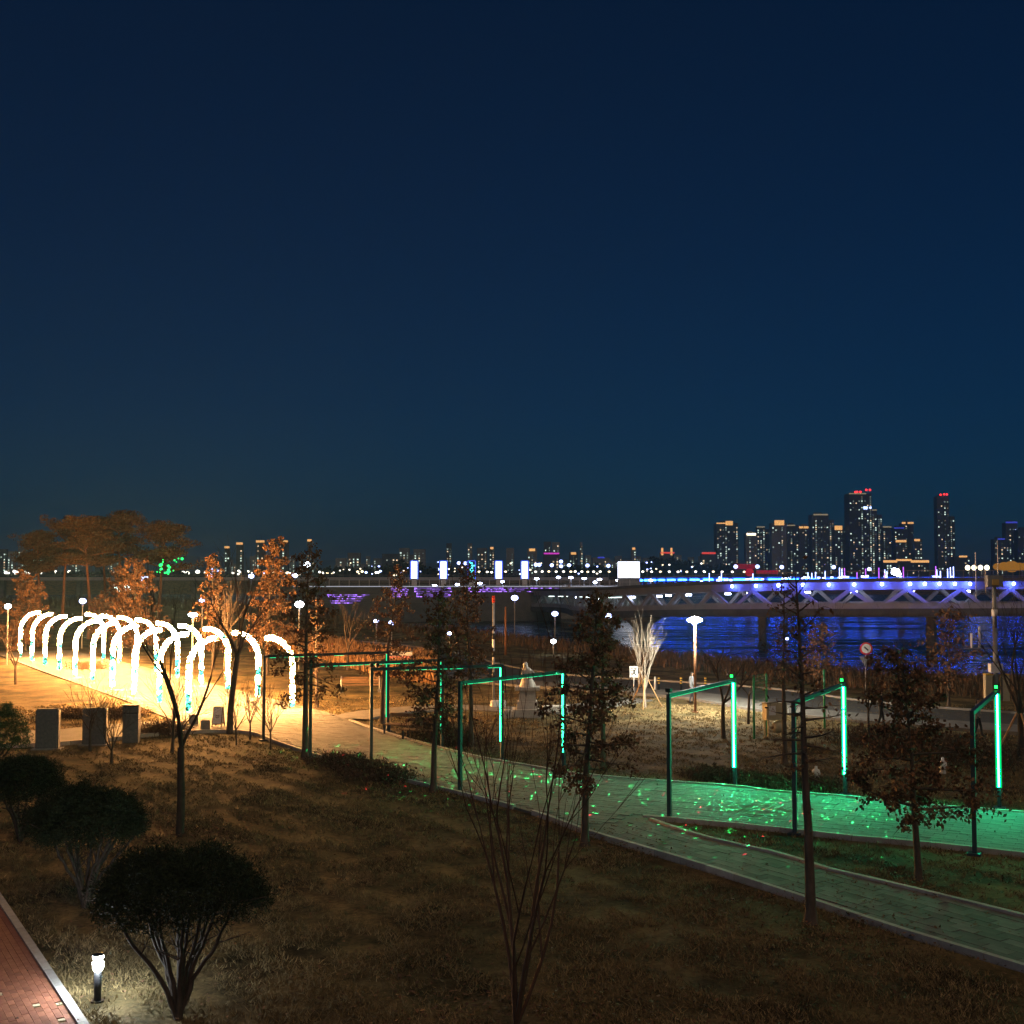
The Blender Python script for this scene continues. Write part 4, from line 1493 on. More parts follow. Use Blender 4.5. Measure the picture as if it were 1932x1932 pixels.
# green laser light on the right pine's foliage, put in as glowing balls
X, Y, Z = far(314, 1077, 133)
t = thing('laser_glow', 'green laser light on the right pine, set in as glowing balls', 'lights', (X, Y, Z))
rs = random.Random(4)
laser_spot = MB().ball((0, 0, 0), 1, 6, 4).mesh('laser_spot', 'g_laser_spot', True)
for k in range(26):
    c = rs.choice([(-0.55, -0.05), (0.45, -0.1), (-0.3, 0.7), (0.2, 0.3), (1.5, 1.3), (0.9, 1.0)])
    r_ = rs.uniform(0.06, 0.17)
    obj('laser_spot', laser_spot, t, (c[0] + rs.gauss(0, 0.22), rs.uniform(-0.8, 0.4), c[1] + rs.gauss(0, 0.2)), 0, (r_, r_, r_))

# ---------------------------------------------------------------- stone slabs, cubes and sandwich board
for px, py, w_, h_, d_, lab in ((90, 1408, 0.92, 1.72, 0.45, 'leftmost upright dark stone slab behind the lawn'),
                                (179, 1400, 0.98, 1.62, 0.45, 'middle upright grey stone slab behind a bare tree')):
    x, y = at(px, py)
    t = thing('stone_slab', lab, 'monument', (x, y, gz(x, y)), 0.12, 'upright stone slabs')
    bm = bmesh.new()
    bmesh.ops.create_cube(bm, size=1.0)
    for v in bm.verts:
        v.co = Vector((v.co.x * w_, v.co.y * d_, (v.co.z + 0.5) * h_ - 0.05))
    bmesh.ops.bevel(bm, geom=bm.edges[:], offset=0.05, segments=2, affect='EDGES')
    me = bpy.data.meshes.new('slab')
    bm.to_mesh(me)
    bm.free()
    me.materials.append(M['granite'])
    obj('slab', me, t)
    MB().box((0, 0, 0.0), (w_ + 0.25, d_ + 0.25, 0.1)).build('plinth', 'stone', t)
x, y = at(248, 1395)
t = thing('litter_bin', 'dark capped litter bin right of the stone slabs', 'bin', (x, y, gz(x, y)), 0.1)
MB().box((0, 0, 0.62), (0.66, 0.55, 1.24)).build('body', 'granite', t)
MB().box((0, 0, 1.27), (0.6, 0.5, 0.05)).build('slot', 'black', t)
MB().box((0, 0, 1.43), (0.68, 0.57, 0.28), taper=0.97).build('lid', 'granite', t)
MB().box((0, 0, 1.59), (0.74, 0.63, 0.05)).build('cap', 'black', t)
for px, py, lab in ((387, 1376, 'nearer pale stone cube on the path beside the sandwich board'), (365, 1366, 'farther grey stone cube beside the path')):
    x, y = at(px, py)
    bm = bmesh.new()
    bmesh.ops.create_cube(bm, size=1.0)
    for v in bm.verts:
        v.co = Vector((v.co.x * 0.42, v.co.y * 0.42, (v.co.z + 0.5) * 0.5))
    bmesh.ops.bevel(bm, geom=bm.edges[:], offset=0.03, segments=2, affect='EDGES')
    me = bpy.data.meshes.new('stone_cube')
    bm.to_mesh(me)
    bm.free()
    me.materials.append(M['stone'])
    tag(obj('stone_cube', me, None, (x, y, gz(x, y) + 0.02), 0.3), lab, 'stone block', 'stone cubes')
x, y = at(412, 1371)
t = thing('sandwich_board', 'white sandwich board standing on the path edge', 'sign', (x, y, 0.0), -0.15)
for s in (-1, 1):
    f_ = MB()
    a, b = (-0.22, s * 0.24, 0.0), (-0.22, s * 0.03, 0.92)
    f_.bar(a, b, 0.03).bar((0.22, s * 0.24, 0), (0.22, s * 0.03, 0.92), 0.03).bar((-0.22, s * 0.03, 0.92), (0.22, s * 0.03, 0.92), 0.03).bar((-0.22, s * 0.205, 0.14), (0.22, s * 0.205, 0.14), 0.03)
    f_.build('frame', 'black', t)
    p_ = MB()
    p_.quad((-0.205, s * 0.21, 0.14), (0.205, s * 0.21, 0.14), (0.205, s * 0.036, 0.91), (-0.205, s * 0.036, 0.91))
    p_.build('panel', 'sign_face', t)
mk = MB()
for x0, z0, x1, z1 in ((-0.1, 0.56, 0.0, 0.5), (0.0, 0.5, 0.1, 0.56), (-0.1, 0.48, 0.0, 0.42), (0.0, 0.42, 0.1, 0.48)):
    ya = lambda z: -(0.25 - 0.226 * z) - 0.004
    mk.quad((x0, ya(z0 - .02), z0 - .02), (x1, ya(z1 - .02), z1 - .02), (x1, ya(z1 + .02), z1 + .02), (x0, ya(z0 + .02), z0 + .02))
mk.build('arrow_mark', 'greypole', t)

# ---------------------------------------------------------------- statue
x, y = at(995, 1349)
t = thing('statue', 'pale stone statue of a robed figure on a stepped pedestal', 'statue', (x, y, gz(x, y)))
MB().box((0, 0, 0.2), (1.5, 1.3, 0.42)).build('base', 'statue', t)
MB().box((0, 0, 0.6), (1.1, 0.9, 0.4), taper=0.95).build('lower_block', 'statue', t)
MB().box((0, 0, 1.07), (0.86, 0.72, 0.56), taper=0.96).build('pedestal', 'statue', t)
MB().box((0, 0, 1.43), (1.25, 1.0, 0.16)).build('slab', 'statue', t)
fig = MB()
sides = 18
secs = [(0, 0, .40, .34), (.02, .12, .39, .33), (.01, .26, .33, .28), (-.01, .38, .26, .24), (-.01, .50, .27, .22), (0, .62, .30, .23), (.01, .74, .29, .22),
        (.0, .84, .25, .19), (-.03, .92, .17, .15), (-.07, .97, .12, .12), (-.09, 1.03, .12, .125), (-.10, 1.10, .125, .13), (-.095, 1.17, .11, .12), (-.085, 1.22, .07, .08), (-.08, 1.24, .02, .02)]
n0 = 0
for cx_, z_, rx_, ry_ in secs:
    for k in range(sides):
        a = 2 * math.pi * k / sides
        fold = 1 + (0.05 * math.sin(9 * a) if z_ < 0.45 else 0.015 * math.sin(6 * a))
        fig.v.append((cx_ + rx_ * fold * math.cos(a), ry_ * fold * math.sin(a), z_))
for i in range(len(secs) - 1):
    for k in range(sides):
        a, b = i * sides + k, i * sides + (k + 1) % sides
        fig.f.append((a, b, b + sides, a + sides))
fig.f.append(tuple(range(sides * (len(secs) - 1), sides * len(secs))))
fig.tube([(-.20, -.12, .80), (-.27, -.2, .62), (-.2, -.28, .5), (-.06, -.29, .52)], [.075, .07, .06, .045], 8)
fig.tube([(.24, -.1, .8), (.30, -.18, .6), (.16, -.28, .46), (.0, -.29, .5)], [.08, .075, .06, .045], 8)
fg = fig.build('figure', 'statue', t, True, (0, 0, 1.51))
MB().ball((-0.11, -0.07, 1.10), 0.09, 12, 8, 1.2).tube([(-0.11, -0.15, 1.14), (-0.11, -0.18, 1.09)], [.012, .02], 6).build('face', 'statue', fg, True)
for px, py, s in ((957, 1352, (0.45, 0.4, 0.42)), (940, 1333, (0.8, 0.5, 0.4)), (1050, 1342, (1.5, 0.4, 0.35))):
    x2, y2 = at(px, py)
    lab = {957: 'small pale stone block left of the statue base', 940: 'rough pale rock behind the statue on the left', 1050: 'low stone seat right of the statue'}[px]
    bm = bmesh.new()
    bmesh.ops.create_cube(bm, size=1.0)
    for v in bm.verts:
        v.co = Vector((v.co.x * s[0] * random.uniform(.85, 1.1), v.co.y * s[1], (v.co.z + 0.5) * s[2] * random.uniform(.9, 1.1)))
    bmesh.ops.bevel(bm, geom=bm.edges[:], offset=0.04, segments=2, affect='EDGES')
    me = bpy.data.meshes.new('stone_block')
    bm.to_mesh(me)
    bm.free()
    me.materials.append(M['statue'])
    tag(obj('stone_block', me, None, (x2, y2, gz(x2, y2)), 0.2), lab, 'stone block')

# ---------------------------------------------------------------- benches
x, y = at(680, 1303)
t = thing('arched_bench', 'timber bench with arched steel end frames on the orange lawn', 'bench', (x, y, gz(x, y)), 0.12)
for s in (-1.15, 1.15):
    pts = [(s, 0.5 * math.cos(a), 0.92 * math.sin(a) ** 0.7 if a not in (0,) else 0) for a in np.linspace(0.001, math.pi - 0.001, 13)]
    MB().tube(pts, 0.035, 8).build('end_frame', 'steel', t, True)
    for k in (-0.5, 0.5):
        MB().box((s, k, 0.02), (0.2, 0.12, 0.05)).build('foot', 'steel', t)
for k in range(4):
    MB().box((0, -0.34 + 0.16 * k, 0.42), (2.24, 0.12, 0.035)).build('seat_slat', 'wood', t)
for k in range(3):
    MB().box((0, 0.3 - 0.03 * k, 0.55 + 0.14 * k), (2.24, 0.03, 0.11)).build('back_slat', 'wood', t)
for px, py, lab in ((756, 1384, 'left one of two low timber benches behind the green gates'), (792, 1394, 'right one of two low timber benches behind the green gates')):
    x, y = at(px, py)
    t = thing('bench', lab, 'bench', (x, y, gz(x, y)), -0.35, 'low timber benches')
    for k in range(4):
        MB().box((0, -0.24 + 0.16 * k, 0.44), (1.5, 0.13, 0.05)).build('seat_slat', 'wood', t)
    for sx in (-0.68, 0.68):
        for sy in (-0.26, 0.26):
            MB().box((sx, sy, 0.2), (0.07, 0.07, 0.43)).build('leg', 'post', t)
        MB().bar((sx, 0.28, 0.44), (sx, 0.42, 0.86), 0.05, 0.05).build('back_post', 'stake', t)
    MB().bar((-0.72, 0.42, 0.82), (0.72, 0.42, 0.82), 0.03, 0.14).build('back_slat', 'wood', t)

# ---------------------------------------------------------------- traffic cones
cone0 = thing('traffic_cone', 'x', 'traffic cone')
MB().box((0, 0, 0.02), (0.4, 0.4, 0.04)).build('foot', 'red', cone0)
MB().lathe([(0.15, 0.04), (0.035, 0.7), (0.03, 0.71)], sides=12).build('cone', 'red', cone0, True)
for za, zb in ((0.25, 0.36), (0.46, 0.56)):
    ra, rb2 = 0.152 - 0.174 * (za - 0.04), 0.152 - 0.174 * (zb - 0.04)
    MB().lathe([(ra + .004, za), (rb2 + .004, zb)], sides=12).build('band', 'white', cone0, True)
for i, (px, py, w_) in enumerate(((611, 1229, 'left'), (627, 1229, 'middle'), (657, 1234, 'right'))):
    o = cone0 if i == 0 else copy_tree(cone0)
    x, y = at(px, py)
    o.location = (x, y, 0.02)
    o['label'] = f'{w_} one of three red and white traffic cones on the road'
    o['group'] = 'traffic cones on the road'

# ---------------------------------------------------------------- small white cart
x, y = at(754, 1258)
t = thing('utility_cart', 'small white utility cart with pink stripe half hidden by reeds', 'cart', (x, y, gz(x, y)), 0.1)
b_ = MB()
prof = [(-0.95, 0.28), (0.95, 0.28), (0.95, 1.25), (-0.45, 1.25), (-0.75, 1.0), (-0.95, 0.75)]
n = len(b_.v)
for yy in (-0.55, 0.55):
    b_.v += [(px_, yy, pz_) for px_, pz_ in prof]
m_ = len(prof)
b_.f.append(tuple(range(m_)))
b_.f.append(tuple(reversed(range(m_, 2 * m_))))
for k in range(m_):
    j = (k + 1) % m_
    b_.f.append((j, k, m_ + k, m_ + j))
b_.build('body', 'white', t)
MB().box((0.05, -0.556, 0.86), (1.75, 0.012, 0.16)).build('stripe', 'pink', t)
MB().box((-0.35, -0.557, 1.08), (0.45, 0.014, 0.2)).build('side_window', 'glass', t)
for sx in (-0.6, 0.6):
    for sy in (-0.5, 0.5):
        wv = MB()
        wv.tube([(sx, sy - 0.07, 0.22), (sx, sy + 0.07, 0.22)], 0.22, 14)
        wl = wv.build('wheel', 'rubber', t)
        MB().tube([(sx, sy - 0.075, 0.22), (sx, sy + 0.075, 0.22)], 0.1, 10).build('hub', 'steel', wl)

# ---------------------------------------------------------------- signs, bollards and poles by the river road
x, y = at(1196, 1326)
t = thing('sign_board', 'white square board sign on a thin post beside the birch', 'sign', (x, y, gz(x, y)))
MB().cyl((0, 0.03, 0), 0.03, 2.05, 8).build('post', 'steel', t, True)
MB().box((0, 0, 1.78), (0.46, 0.03, 0.62)).build('face', 'sign_face', t)
mk = MB()
for cx_, cz_, w_, h_ in ((-0.1, 1.98, 0.12, 0.05), (0.08, 1.95, 0.16, 0.04), (-0.05, 1.87, 0.25, 0.035), (0.02, 1.75, 0.08, 0.2), (-0.1, 1.66, 0.1, 0.05), (0.1, 1.64, 0.08, 0.06)):
    mk.box((cx_, -0.018, cz_), (w_, 0.005, h_))
mk.build('pictogram', 'black', t)
for i, (px, w_) in enumerate(((1243, 'nearest the birch'), (1285, 'left of the walking person'), (1331, 'right of the lamp post'))):
    x, y = at(px, 1303)
    t = thing('road_bollard', f'yellow banded road bollard {w_}', 'bollard', (x, y, 0.0), 0, 'yellow banded bollards')
    MB().cyl((0, 0, 0), 0.07, 0.78, 10).build('post', 'black', t, True)
    for z_ in (0.42, 0.58, 0.72):
        MB().cyl((0, 0, z_), 0.075, 0.07, 10).build('band', 'yellow', t, True)
for px, py, lab in ((1236, 1303, 'pale post right of the birch trunk'), (1206, 1296, 'short pale post beside the square sign')):
    x, y = at(px, py)
    tag(MB().lathe([(0.07, 0), (0.06, 0.8), (0.02, 0.86)], sides=10).build('pale_post', 'white', None, True, (x, y, 0)), lab, 'post')

x, y = at(1634, 1320)
t = thing('road_sign', 'round red ringed road sign with a triangle below on a bent post', 'sign', (x, y, gz(x, y)))
MB().tube([(0, 0.04, 0), (0, 0.04, 2.2), (0.06, 0.04, 3.3)], 0.03, 8).build('post', 'steel', t, True)
dc = MB().tube([(0.05, 0.01, 2.95), (0.05, 0.035, 2.95)], 0.36, 24).build('ring', 'red', t)
MB().tube([(0.05, -0.004, 2.95), (0.05, 0.009, 2.95)], 0.265, 24).build('face', 'sign_face', dc)
MB().bar((-0.06, -0.008, 3.05), (0.16, -0.008, 2.85), 0.012, 0.08).build('mark', 'black', dc)
tri = MB()
P3 = [(-0.36, 2.5), (0.42, 2.5), (0.03, 1.85)]
for yy in (0.0, 0.03):
    tri.v += [(a, yy, b) for a, b in P3]
tri.f = [(0, 2, 1), (3, 4, 5), (0, 1, 4, 3), (1, 2, 5, 4), (2, 0, 3, 5)]
tri.build('triangle', 'stone', t)

x, y = at(931, 1318)
t = thing('striped_pole', 'tall pale pole with red top left of the statue', 'pole', (x, y, gz(x, y)))
MB().cyl((0, 0, 0), 0.07, 5.5, 10).build('post', 'steel', t, True)
MB().cyl((0, 0, 5.5), 0.085, 0.4, 10).build('cap', 'red', t, True)
for z_ in (1.2, 2.4, 3.4):
    MB().cyl((0, 0, z_), 0.074, 0.35, 10).build('band', 'black', t, True)
x, y = at(954, 1236)
tag(MB().cyl((0, 0, 0), 0.11, 4.2, 10, 0.09).build('rust_pole', 'pole', None, True, (x, y, 0)), 'plain rust brown pole beside the striped one', 'pole')

# camera mast
x, y = at(1880, 1345)
g = gz(x, y)
t = thing('camera_mast', 'tall grey camera mast with boxes at the right edge', 'mast', (x, y, g))
MB().cyl((0, 0, 0), 0.13, 4.4, 12, 0.11).cyl((0, 0, 4.4), 0.11, 2.1, 12, 0.10).build('mast', 'greypole', t, True)
MB().cyl((0.22, 0, 5.9), 0.022, 3.0, 8).cyl((-0.85, 0.2, 5.9), 0.025, 2.4, 8).cyl((-0.35, 0.2, 6.2), 0.03, 1.2, 8).build('antenna', 'white', t, True)
MB().box((0, 0, 6.8), (0.78, 0.45, 0.6)).build('camera_box', 'greypole', t)
MB().box((-0.02, -0.27, 6.75), (0.35, 0.04, 0.3)).build('window', 'canopy', t)
MB().box((0.0, 0, 2.35), (0.62, 0.4, 0.45)).build('control_box', 'white', t)
for s in (-0.45, 0.42):
    sp_ = MB().box((s, -0.1, 1.35), (0.34, 0.34, 1.3)).build('speaker', 'beige', t)
    MB().box((s, -0.1, 2.03), (0.36, 0.36, 0.07)).build('speaker_cap', 'yellow', sp_)
MB().box((-0.75, 0, 3.35), (1.7, 0.06, 0.06)).build('cross_arm', 'steel', t)
for s in (-1.2, -0.8):
    MB().cyl((s, 0, 3.38), 0.06, 0.75 if s < -1 else 1.1, 8).build('camera', 'white', t, True)
MB().cyl((0, 0, 5.0), 0.15, 0.35, 12).build('clamp', 'white', t, True)

# green practice frame and beige machine
pp = [(1423, 1392), (1447, 1385), (1513, 1382), (1556, 1372)]
x0, y0 = at(1423, 1392)
t = thing('net_frame', 'green posts with a green net panel on the lawn behind the gates', 'net frame', (x0, y0, 0))
posts = []
for k, p in enumerate(pp):
    x, y = at(*p)
    posts.append((x - x0, y - y0))
    MB().cyl((x - x0, y - y0, gz(x, y)), 0.05, 2.75, 8).build('post', 'green_post', t, True)
nt_ = MB()
(xa, ya_), (xb, yb_) = posts[0], posts[1]
for k in range(11):
    u = k / 10
    nt_.bar((xa + (xb - xa) * u, ya_ + (yb_ - ya_) * u, 1.5), (xa + (xb - xa) * u, ya_ + (yb_ - ya_) * u, 2.7), 0.018)
for k in range(9):
    z_ = 1.5 + 0.15 * k
    nt_.bar((xa, ya_, z_), (xb, yb_, z_), 0.018)
stuff(nt_.build('net', 'net', t))
x, y = at(1462, 1389)
t = thing('ticket_machine', 'beige cabinet machine standing on legs behind the green posts', 'machine', (x, y, gz(x, y)), 0.2)
MB().box((0, 0, 1.15), (0.95, 0.5, 0.75)).build('cabinet', 'beige', t)
MB().box((-0.22, -0.26, 1.2), (0.3, 0.03, 0.4)).build('panel', 'sign_face', t)
for sx in (-0.38, 0.38):
    for sy in (-0.18, 0.18):
        MB().box((sx, sy, 0.39), (0.07, 0.07, 0.78)).build('leg', 'beige', t)
MB().ball((0.15, 0, 0.45), 0.28, 12, 8).build('drum', 'beige', t, True)

# pale garden ornaments near the far kerb
for px, py, lab in ((1540, 1474, 'pale bottle shaped ornament in the grass behind the slender trunk'), (1779, 1455, 'pale bottle shaped ornament behind the island oak')):
    x, y = at(px, py)
    tag(MB().lathe([(0.10, 0), (0.12, 0.03), (0.08, 0.16), (0.13, 0.2), (0.15, 0.34), (0.12, 0.46), (0.05, 0.5), (0.05, 0.57), (0.02, 0.59)], sides=14).build('garden_ornament', 'sign_face', None, True, (x, y, gz(x, y))), lab, 'ornament')


# ---------------------------------------------------------------- people
def person(px, py, label, facing, h=1.72, coat='coat', stride=0.16, low=None):
    x, y = at(px, py)
    t = thing('person', label, 'person', (x, y, 0.03 if low is None else low), facing, 'people in the park')
    k = h / 1.72
    me = bpy.data.meshes.new('body')
    J = {'pel': (0, 0, .93), 'bel': (0, 0, 1.08), 'che': (0, .01, 1.28), 'nek': (0, .0, 1.46), 'hd0': (0, -.01, 1.54), 'hd1': (0, -.02, 1.63), 'hd2': (0, -.01, 1.71),
         'shL': (.19, 0, 1.41), 'elL': (.25, .05, 1.14), 'wrL': (.24, -.06, .92), 'haL': (.235, -.08, .84),
         'shR': (-.19, 0, 1.41), 'elR': (-.25, .02, 1.14), 'wrR': (-.24, -.12, .95), 'haR': (-.235, -.15, .88),
         'hiL': (.09, 0, .88), 'knL': (.10, -stride * .7, .48), 'anL': (.10, -stride, .08), 'toL': (.10, -stride - .16, .035),
         'hiR': (-.09, 0, .88), 'knR': (-.10, stride * .15, .48), 'anR': (-.10, stride, .09), 'toR': (-.10, stride - .14, .035)}
    Rr = {'pel': .15, 'bel': .14, 'che': .165, 'nek': .06, 'hd0': .075, 'hd1': .10, 'hd2': .065, 'shL': .075, 'elL': .055, 'wrL': .038, 'haL': .035, 'hiL': .095, 'knL': .07, 'anL': .05, 'toL': .035}
    E_ = [('pel', 'bel'), ('bel', 'che'), ('che', 'nek'), ('nek', 'hd0'), ('hd0', 'hd1'), ('hd1', 'hd2')]
    for s in 'LR':
        E_ += [('che', 'sh' + s), ('sh' + s, 'el' + s), ('el' + s, 'wr' + s), ('wr' + s, 'ha' + s), ('pel', 'hi' + s), ('hi' + s, 'kn' + s), ('kn' + s, 'an' + s), ('an' + s, 'to' + s)]
    names = list(J)
    me.from_pydata([tuple(c * k for c in J[n_]) for n_ in names], [(names.index(a), names.index(b)) for a, b in E_], [])
    o = obj('body', me, t)
    md = o.modifiers.new('skin', 'SKIN')
    o.modifiers.new('sub', 'SUBSURF').levels = 1
    sv = me.skin_vertices[0].data
    for i, n_ in enumerate(names):
        r_ = Rr.get(n_, Rr.get(n_[:2] + 'L', .05)) * k
        sv[i].radius = (r_, r_)
    sv[0].use_root = True
    dg = bpy.context.evaluated_depsgraph_get()
    ev = o.evaluated_get(dg)
    m2 = bpy.data.meshes.new_from_object(ev)
    o.modifiers.clear()
    o.data = m2
    m2.materials.clear()
    for q in (coat, 'trouser', 'skin', 'hair'):
        m2.materials.append(M[q])
    for p in m2.polygons:
        c = p.center / k
        p.use_smooth = True
        if c.z > 1.47:
            p.material_index = 3 if (c.z > 1.62 or c.y > 0.0) else 2
        elif c.z < 0.86 and abs(c.x) < 0.19:
            p.material_index = 1
        elif c.z < 0.9 and abs(c.x) > 0.19:
            p.material_index = 2
    return t


person(1305, 1327, 'person in a grey coat walking past the lamp post on the road', R(100))
person(1662, 1372, 'person in dark clothes walking behind the round road sign', R(80), 1.7, 'trouser')
person(1845, 1392, 'person in a pale coat at the right gate post', R(60), 1.7, 'coat')

# ---------------------------------------------------------------- ring bridge
ctrl = [(2500, 200, 6.2), (2200, 187, 6.4), (1950, 180, 6.4), (1797, 177, 6.4), (1718, 177, 6.4), (1615, 179, 6.3), (1523, 183, 6.2), (1440, 188, 6.0), (1360, 194, 5.8),
        (1290, 201, 5.5), (1234, 208, 5.2), (1180, 216, 4.8), (1130, 226, 4.4), (1085, 250, 3.9), (1060, 290, 3.3), (960, 318, 2.9), (823, 355, 2.6), (690, 390, 2.4), (560, 420, 2.4)]
line = smooth_line([((px - CX) / F * y, y, z) for px, y, z in ctrl], 8.0)
T = np.gradient(line[:, :2], axis=0)
T /= np.linalg.norm(T, axis=1)[:, None]
NB = np.stack([T[:, 1], -T[:, 0]], 1)          # away from the camera side
if NB[3, 1] < 0:
    NB = -NB
br = thing('ring_bridge', 'long curving two level footbridge with V trusses lit blue over the river', 'bridge', (float(line[10, 0]), float(line[10, 1]), -5))
B0 = Vector(br.location)


def strip(name, n0_, n1_, z0, z1, mat, sl=slice(None)):
    mb = MB()
    P, Q, Z = line[sl, :2] + NB[sl] * n0_, line[sl, :2] + NB[sl] * n1_, line[sl, 2]
    for p, q, z in zip(P, Q, Z):
        mb.v += [(p[0] - B0.x, p[1] - B0.y, z + z1 - B0.z), (q[0] - B0.x, q[1] - B0.y, z + z1 - B0.z), (q[0] - B0.x, q[1] - B0.y, z + z0 - B0.z), (p[0] - B0.x, p[1] - B0.y, z + z0 - B0.z)]
    for i in range(len(P) - 1):
        a = i * 4
        for k in range(4):
            b = a + (k + 1) % 4
            mb.f.append((a + k, a + k + 4, b + 4, b))
    return mb.build(name, mat, br)


strip('upper_deck', -0.9, 7.9, -0.5, 0.0, 'deck')
strip('girder', 0.0, 0.3, -1.65, -0.503, 'bridge')
strip('girder', 6.7, 7.0, -1.65, -0.503, 'bridge')
strip('lower_deck', -0.6, 7.6, -5.6, -4.55, 'deck')
strip('lower_edge', -0.72, -0.603, -5.3, -4.4, 'deck')
strip('railing_glass', 7.45, 7.5, -4.53, -3.5, 'bridge')
strip('hand_rail', -0.62, -0.56, 1.05, 1.12, 'bridge')


def bp(i, n_, dz):
    j = int(i)
    u = i - j
    j2 = min(j + 1, len(line) - 1)
    p = line[j] * (1 - u) + line[j2] * u
    q = NB[j] * (1 - u) + NB[j2] * u
    return Vector((p[0] + q[0] * n_ - B0.x, p[1] + q[1] * n_ - B0.y, p[2] + dz - B0.z))


nP = len(line)
for i in range(nP - 1):
    for n_ in (0.15, 6.85):
        MB().bar(bp(i, n_, -1.62), bp(i + 0.5, n_, -4.5), 0.5, 0.55).build('diagonal', 'bridge', br)
        MB().bar(bp(i + 0.5, n_, -4.5), bp(i + 1, n_, -1.62), 0.5, 0.55).build('diagonal', 'bridge', br)
posts = MB()
lpost = MB()
for i in np.arange(0, nP - 1, 0.2):
    posts.bar(bp(i, -0.6, 0), bp(i, -0.6, 1.08), 0.05)
    lpost.bar(bp(i, -0.5, -4.5), bp(i, -0.5, -3.5), 0.05)
stuff(posts.build('railing_post', 'bridge', br))
stuff(lpost.build('lower_railing_post', 'bridge', br))
strip('lower_hand_rail', -0.54, -0.46, -3.52, -3.44, 'bridge')
strip('lower_infill', -0.51, -0.49, -4.45, -3.6, 'bridge')


def line_i(px):
    """station along the bridge at a given bearing"""
    b = line[:, 0] / line[:, 1] * F + CX
    return float(np.interp(-px, -b, np.arange(nP)))


blue_ball = MB().ball((0, 0, 0), 0.24, 8, 5).mesh('blue_flood', 'g_bridge_blue', True)
for px in (1387, 1431, 1473, 1518, 1566, 1612, 1663, 1714, 1741, 1768, 1796, 1824, 1905, 1960, 2020):
    p = bp(line_i(px), -0.75, -0.85)
    obj('blue_flood', blue_ball, br, p)
tube_me = MB().box((0, 0, 0), (0.9, 0.3, 0.25)).mesh('deck_lamp', 'g_deck_white')
for px, n_ in ((1187, 0.7), (1217, 3), (1254, 0.8), (1281, 2), (1407, 1.0), (1720, 1.0), (1100, 3.5), (1060, 3.5), (1010, 3.5), (960, 3.5), (900, 3.5), (850, 3.5), (780, 3.5), (1340, 4), (1500, 4), (1600, 4), (1850, 4)):
    p = bp(line_i(px), n_, -2.0)
    obj('deck_lamp', tube_me, br, p)
ia, ib = int(line_i(1120)), int(line_i(600)) + 1
strip('rear_screen', 7.3, 7.4, -4.5, -1.7, 'white', slice(ia, ib))
strip('ceiling_light', 3.3, 3.7, -1.9, -1.8, 'g_ceiling', slice(ia, ib))
bars = {'w': MB().box((0, 0, 0.55), (0.09, 0.09, 1.1)).mesh('light_bar', 'g_far_blue'), 'v': MB().box((0, 0, 0.55), (0.1, 0.1, 1.2)).mesh('light_bar', 'g_violet'), 's': MB().box((0, 0, 0.2), (0.4, 0.2, 0.22)).mesh('floor_lamp', 'g_far_blue')}
rs = random.Random(12)
for k in range(64):
    px = rs.uniform(1300, 1835)
    kind = 'v' if (px > 1580 and rs.random() < 0.35) else rs.choice('wss')
    obj('light_bar' if kind != 's' else 'floor_lamp', bars[kind], br, bp(line_i(px), rs.uniform(0.3, 7), 0.02), 0, (1, 1, rs.uniform(0.7, 1.5)))
sp_me = MB().ball((0, 0, 0), 1.0, 8, 5).mesh('spot_cluster', 'g_deck_white', True)
for k in range(9):
    r_ = rs.uniform(0.16, 0.4)
    obj('spot_lamp', sp_me, br, bp(line_i(1697 + rs.gauss(0, 9)), 1.5, 0.35 + rs.random() * 0.9), 0, (r_ * 1.3, r_, r_))
fa = smooth_line([((px - CX) / F * y, y) for px, y in ((2500, 430), (2150, 470), (1900, 495), (1650, 505), (1400, 500), (1250, 470), (1170, 420))], 8.0)
fd, fg_, fl = MB(), MB(), MB()
for p, q in zip(fa[:-1], fa[1:]):
    a_, b_2 = Vector((p[0] - B0.x, p[1] - B0.y, 5.4 + 5)), Vector((q[0] - B0.x, q[1] - B0.y, 5.4 + 5))
    fd.bar(a_, b_2, 8.0, 0.5)
    fd.bar(a_ - Vector((0, 0, 4.6)), b_2 - Vector((0, 0, 4.6)), 8.0, 0.9)
    fg_.bar(a_ - Vector((0, 3.6, 0.9)), b_2 - Vector((0, 3.6, 0.9)), 0.3, 1.2)
    m_2 = (a_ + b_2) / 2
    fd.bar(a_ - Vector((0, 3.6, 1.5)), m_2 - Vector((0, 3.6, 4.2)), 0.5)
    fd.bar(m_2 - Vector((0, 3.6, 4.2)), b_2 - Vector((0, 3.6, 1.5)), 0.5)
fd.build('far_deck', 'deck', br)
fg_.build('far_girder', 'bridge', br)
blue_bar = MB().box((0, 0, 0), (5.5, 0.3, 0.5)).mesh('blue_bar', 'g_bridge_far')
for p, q in zip(fa[:-1], fa[1:]):
    obj('blue_bar', blue_bar, br, ((p[0] + q[0]) / 2 - B0.x, (p[1] + q[1]) / 2 - B0.y - 4.2, 9.3), math.atan2(q[1] - p[1], q[0] - p[0]))
for px, w_ in ((1085, 2.6), (1178, 2.6), (1412, 1.3), (1770, 1.5)):
    p = bp(line_i(px), 3.5, -5.6)
    z0 = p.z + B0.z
    prof = [(1.0, -8 - z0), (1.0, -3.2 - 0.0), (1.15, -2.2), (1.7, -1.0), (3.0, 0.0)] if w_ > 2 else [(1.0, -8 - z0), (1.0, -0.4), (1.2, 0.0)]
    mb = MB()
    mb.lathe([(w_ / 2 * r_, min(z_, 0) if z_ > -4 else -z0 - 8) for r_, z_ in prof], (p.x, p.y, p.z), 14, 1.0, 1.0)
    mb.build('pier', 'concrete', br, True)

